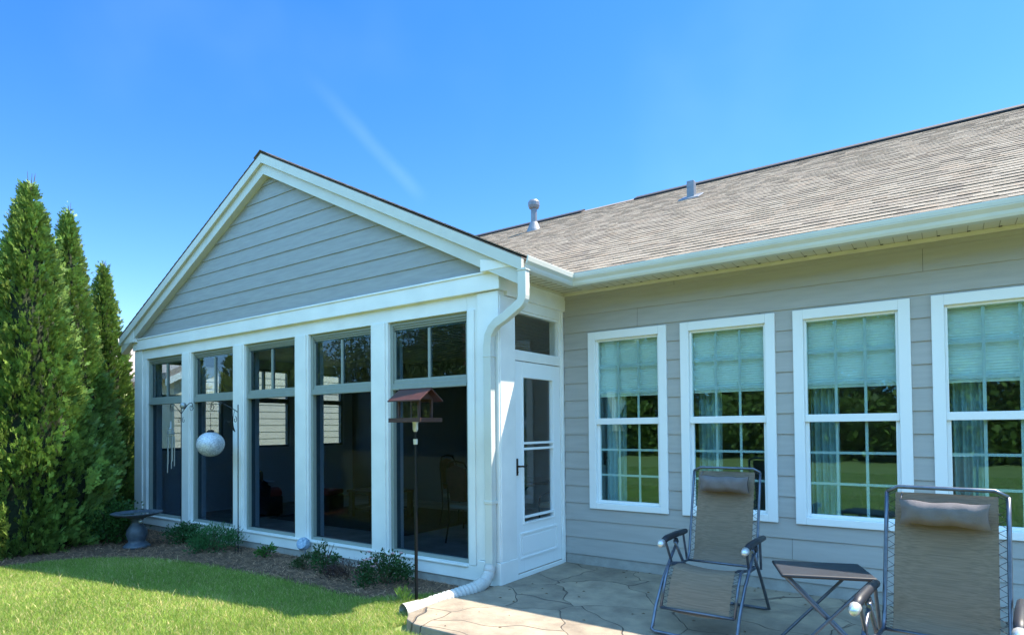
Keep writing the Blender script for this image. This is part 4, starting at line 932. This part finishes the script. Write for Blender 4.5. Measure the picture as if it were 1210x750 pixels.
t = empty('throw_pillow', (-6.30, 1.40, .58), R(150), 'floral throw pillow on the wicker armchair', 'pillow'); q = MB(); q.box(-.18, .18, -.05, .05, -.08, .26); q.build('pillow_cover', M['floral'], t, bevel=.045)
t = empty('ottoman', (-5.55, 2.15, FZ), R(20), 'wicker ottoman with a red cushion beside the armchair', 'ottoman'); q = MB(); q.box(-.3, .3, -.25, .25, .03, .34); q.build('base', M['wicker'], t, bevel=.03); q = MB(); q.box(-.3, .3, -.25, .25, .345, .43); q.build('cushion', M['red_cushion'], t, bevel=.03)
t = empty('coffee_table', (-4.3, 2.4, FZ+.012), R(5), 'low brown coffee table on the rug', 'table'); q = MB(); q.box(-.5, .5, -.3, .3, .42, .46); q.build('table_top', M['wood_top'], t, bevel=.006)
for sx in (-1, 1):
    for sy in (-1, 1): q = MB(); q.box(sx*.44-.035, sx*.44+.035, sy*.24-.035, sy*.24+.035, 0, .42); q.build('leg', M['wood_top'], t)
q = MB(); q.box(-.4, .4, -.2, .2, .12, .14); q.build('shelf', M['wood_top'], t)
t = empty('potted_plant', (-4.35, 2.45, FZ+.473), 0, 'leafy green houseplant in a grey pot on the coffee table', 'potted plant'); q = MB(); q.lathe([(.05, 0), (.08, .03), (.095, .08), (.085, .12), (.075, .12)], (0, 0, 0), 16); q.build('pot', M['pot'], t, smooth=True)
rs = np.random.default_rng(5); pos = rs.normal(0, .05, (500, 3))+np.array([0, 0, .19]); d = rs.normal(0, 1, (500, 3)); d /= np.linalg.norm(d, axis=1, keepdims=True); V = tri_leaves(pos, d, rs.uniform(.04, .08, 500), .3, rs); npmesh('leaves', V, np.arange(len(V)).reshape(-1, 4), np.array([.05, .2, .03])*rs.uniform(.7, 1.3, (500, 1)), M['leaf'], t)
t = empty('side_table', (-7.05, 1.9, FZ), 0, 'small round white topped table near the side windows', 'table'); q = MB(); q.lathe([(.24, .50), (.25, .51), (.25, .525), (.24, .53)], (0, 0, 0), 28); q.build('table_top', M['white_vinyl'], t); q = MB(); q.tube([(0, 0, .5), (0, 0, .03)], .02, 8); q.lathe([(.16, 0), (.15, .03), (.03, .05)], (0, 0, 0), 18); q.build('stand', M['black_metal'], t)
t = empty('dining_table', (-1.55, 2.35, FZ), 0, 'round dark dining table near the sunroom door', 'dining table'); q = MB(); q.lathe([(.56, .70), (.60, .715), (.60, .74), (.58, .75)], (0, 0, 0), 40); q.build('table_top', M['wood_top'], t)
q = MB()
for k in range(4): a = k*math.pi/2+.4; c_, s_ = math.cos(a), math.sin(a); q.tube([(c_*.40, s_*.40, 0), (c_*.30, s_*.30, .08), (c_*.10, s_*.10, .25), (c_*.08, s_*.08, .45), (c_*.30, s_*.30, .70)], .014, 8)
q.tube([(math.cos(i*.5236)*.1, math.sin(i*.5236)*.1, .35) for i in range(12)], .01, 6, closed=True); q.build('base', M['black_metal'], t)
t = empty('folded_paper', (-1.75, 2.0, FZ+.751), R(12), 'pale sheet of paper on the dining table', 'paper'); q = MB(); q.box(-.16, .16, -.11, .11, 0, .003); q.prism([(-.16, .108, 0), (.16, .108, 0), (.16, .13, .18), (-.16, .13, .18)], (0, .004, 0)); q.build('sheet', M['blind'], t)
def dining_chair(x, y, rz, label):
    t = empty('dining_chair', (x, y, FZ), rz, label, 'dining chair', 'iron dining chairs'); q = MB(); q.box(-.22, .22, -.22, .20, .44, .50); q.build('seat', M['tan_cushion'], t, bevel=.02)
    q = MB(); pts = [(-.12, .235, .56), (.12, .235, .56), (.17, .27, .85), (.15, .285, .98), (.0, .29, 1.03), (-.15, .285, .98), (-.17, .27, .85)]; q.prism(pts, (0, .035, 0)); q.build('backrest', M['rust_cushion'], t, bevel=.008)
    for sx in (-1, 1):
        q = MB(); q.tube([(sx*.22, -.22, 0), (sx*.20, -.20, .22), (sx*.21, -.2, .45), (sx*.25, -.17, .58), (sx*.27, -.02, .66), (sx*.22, .2, .66)], .010, 8); q.build('leg', M['black_metal'], t)
        q = MB(); q.tube([(sx*.22, .26, 0), (sx*.20, .21, .30), (sx*.20, .22, .5), (sx*.19, .27, .95), (sx*.12, .29, 1.06), (0, .295, 1.08)], .011, 8); q.build('leg', M['black_metal'], t)
    return t
dining_chair(-1.55, 1.45, R(180), 'iron dining chair with a rust back on the window side of the table')
dining_chair(-2.55, 2.45, R(90), 'iron dining chair with a rust back on the coffee table side')
dining_chair(-.62, 2.2, R(-90), 'iron dining chair with a rust back on the door side of the table')
t = empty('ceiling_fan', (-4.0, 2.4, 2.95), 0, 'antique white five blade ceiling fan in the sunroom', 'ceiling fan')
q = MB(); q.lathe([(.02, -.16), (.10, -.17), (.13, -.22), (.13, -.30), (.09, -.34), (.05, -.38), (.0, -.39)], (0, 0, 0), 24); q.lathe([(.07, 0), (.06, -.05), (.025, -.06), (.02, -.17)], (0, 0, 0), 18); q.build('motor', M['fan'], t, smooth=True)
for k in range(5):
    a = k*2*math.pi/5+.3; q = MB(); ux, uy = math.cos(a), math.sin(a); vx_, vy_ = -uy, ux
    q.prism([(ux*r_+vx_*w_, uy*r_+vy_*w_, -.27+w_*.18) for r_, w_ in ((.12, -.03), (.25, -.06), (.62, -.07), (.65, 0), (.62, .07), (.25, .06), (.12, .03))], (0, 0, .008)); q.build('blade', M['fan'], t)
for x_ in (-6, -2):
    q = MB(); q.lathe([(.08, -.008), (.09, -.004), (.09, 0)], (x_, 2.4, 2.943), 20); o = q.build('recessed_light', M['fan']); tag(o, 'round recessed light in the porch ceiling, %s the fan' % ('left of' if x_ < -4 else 'right of'), 'ceiling light')
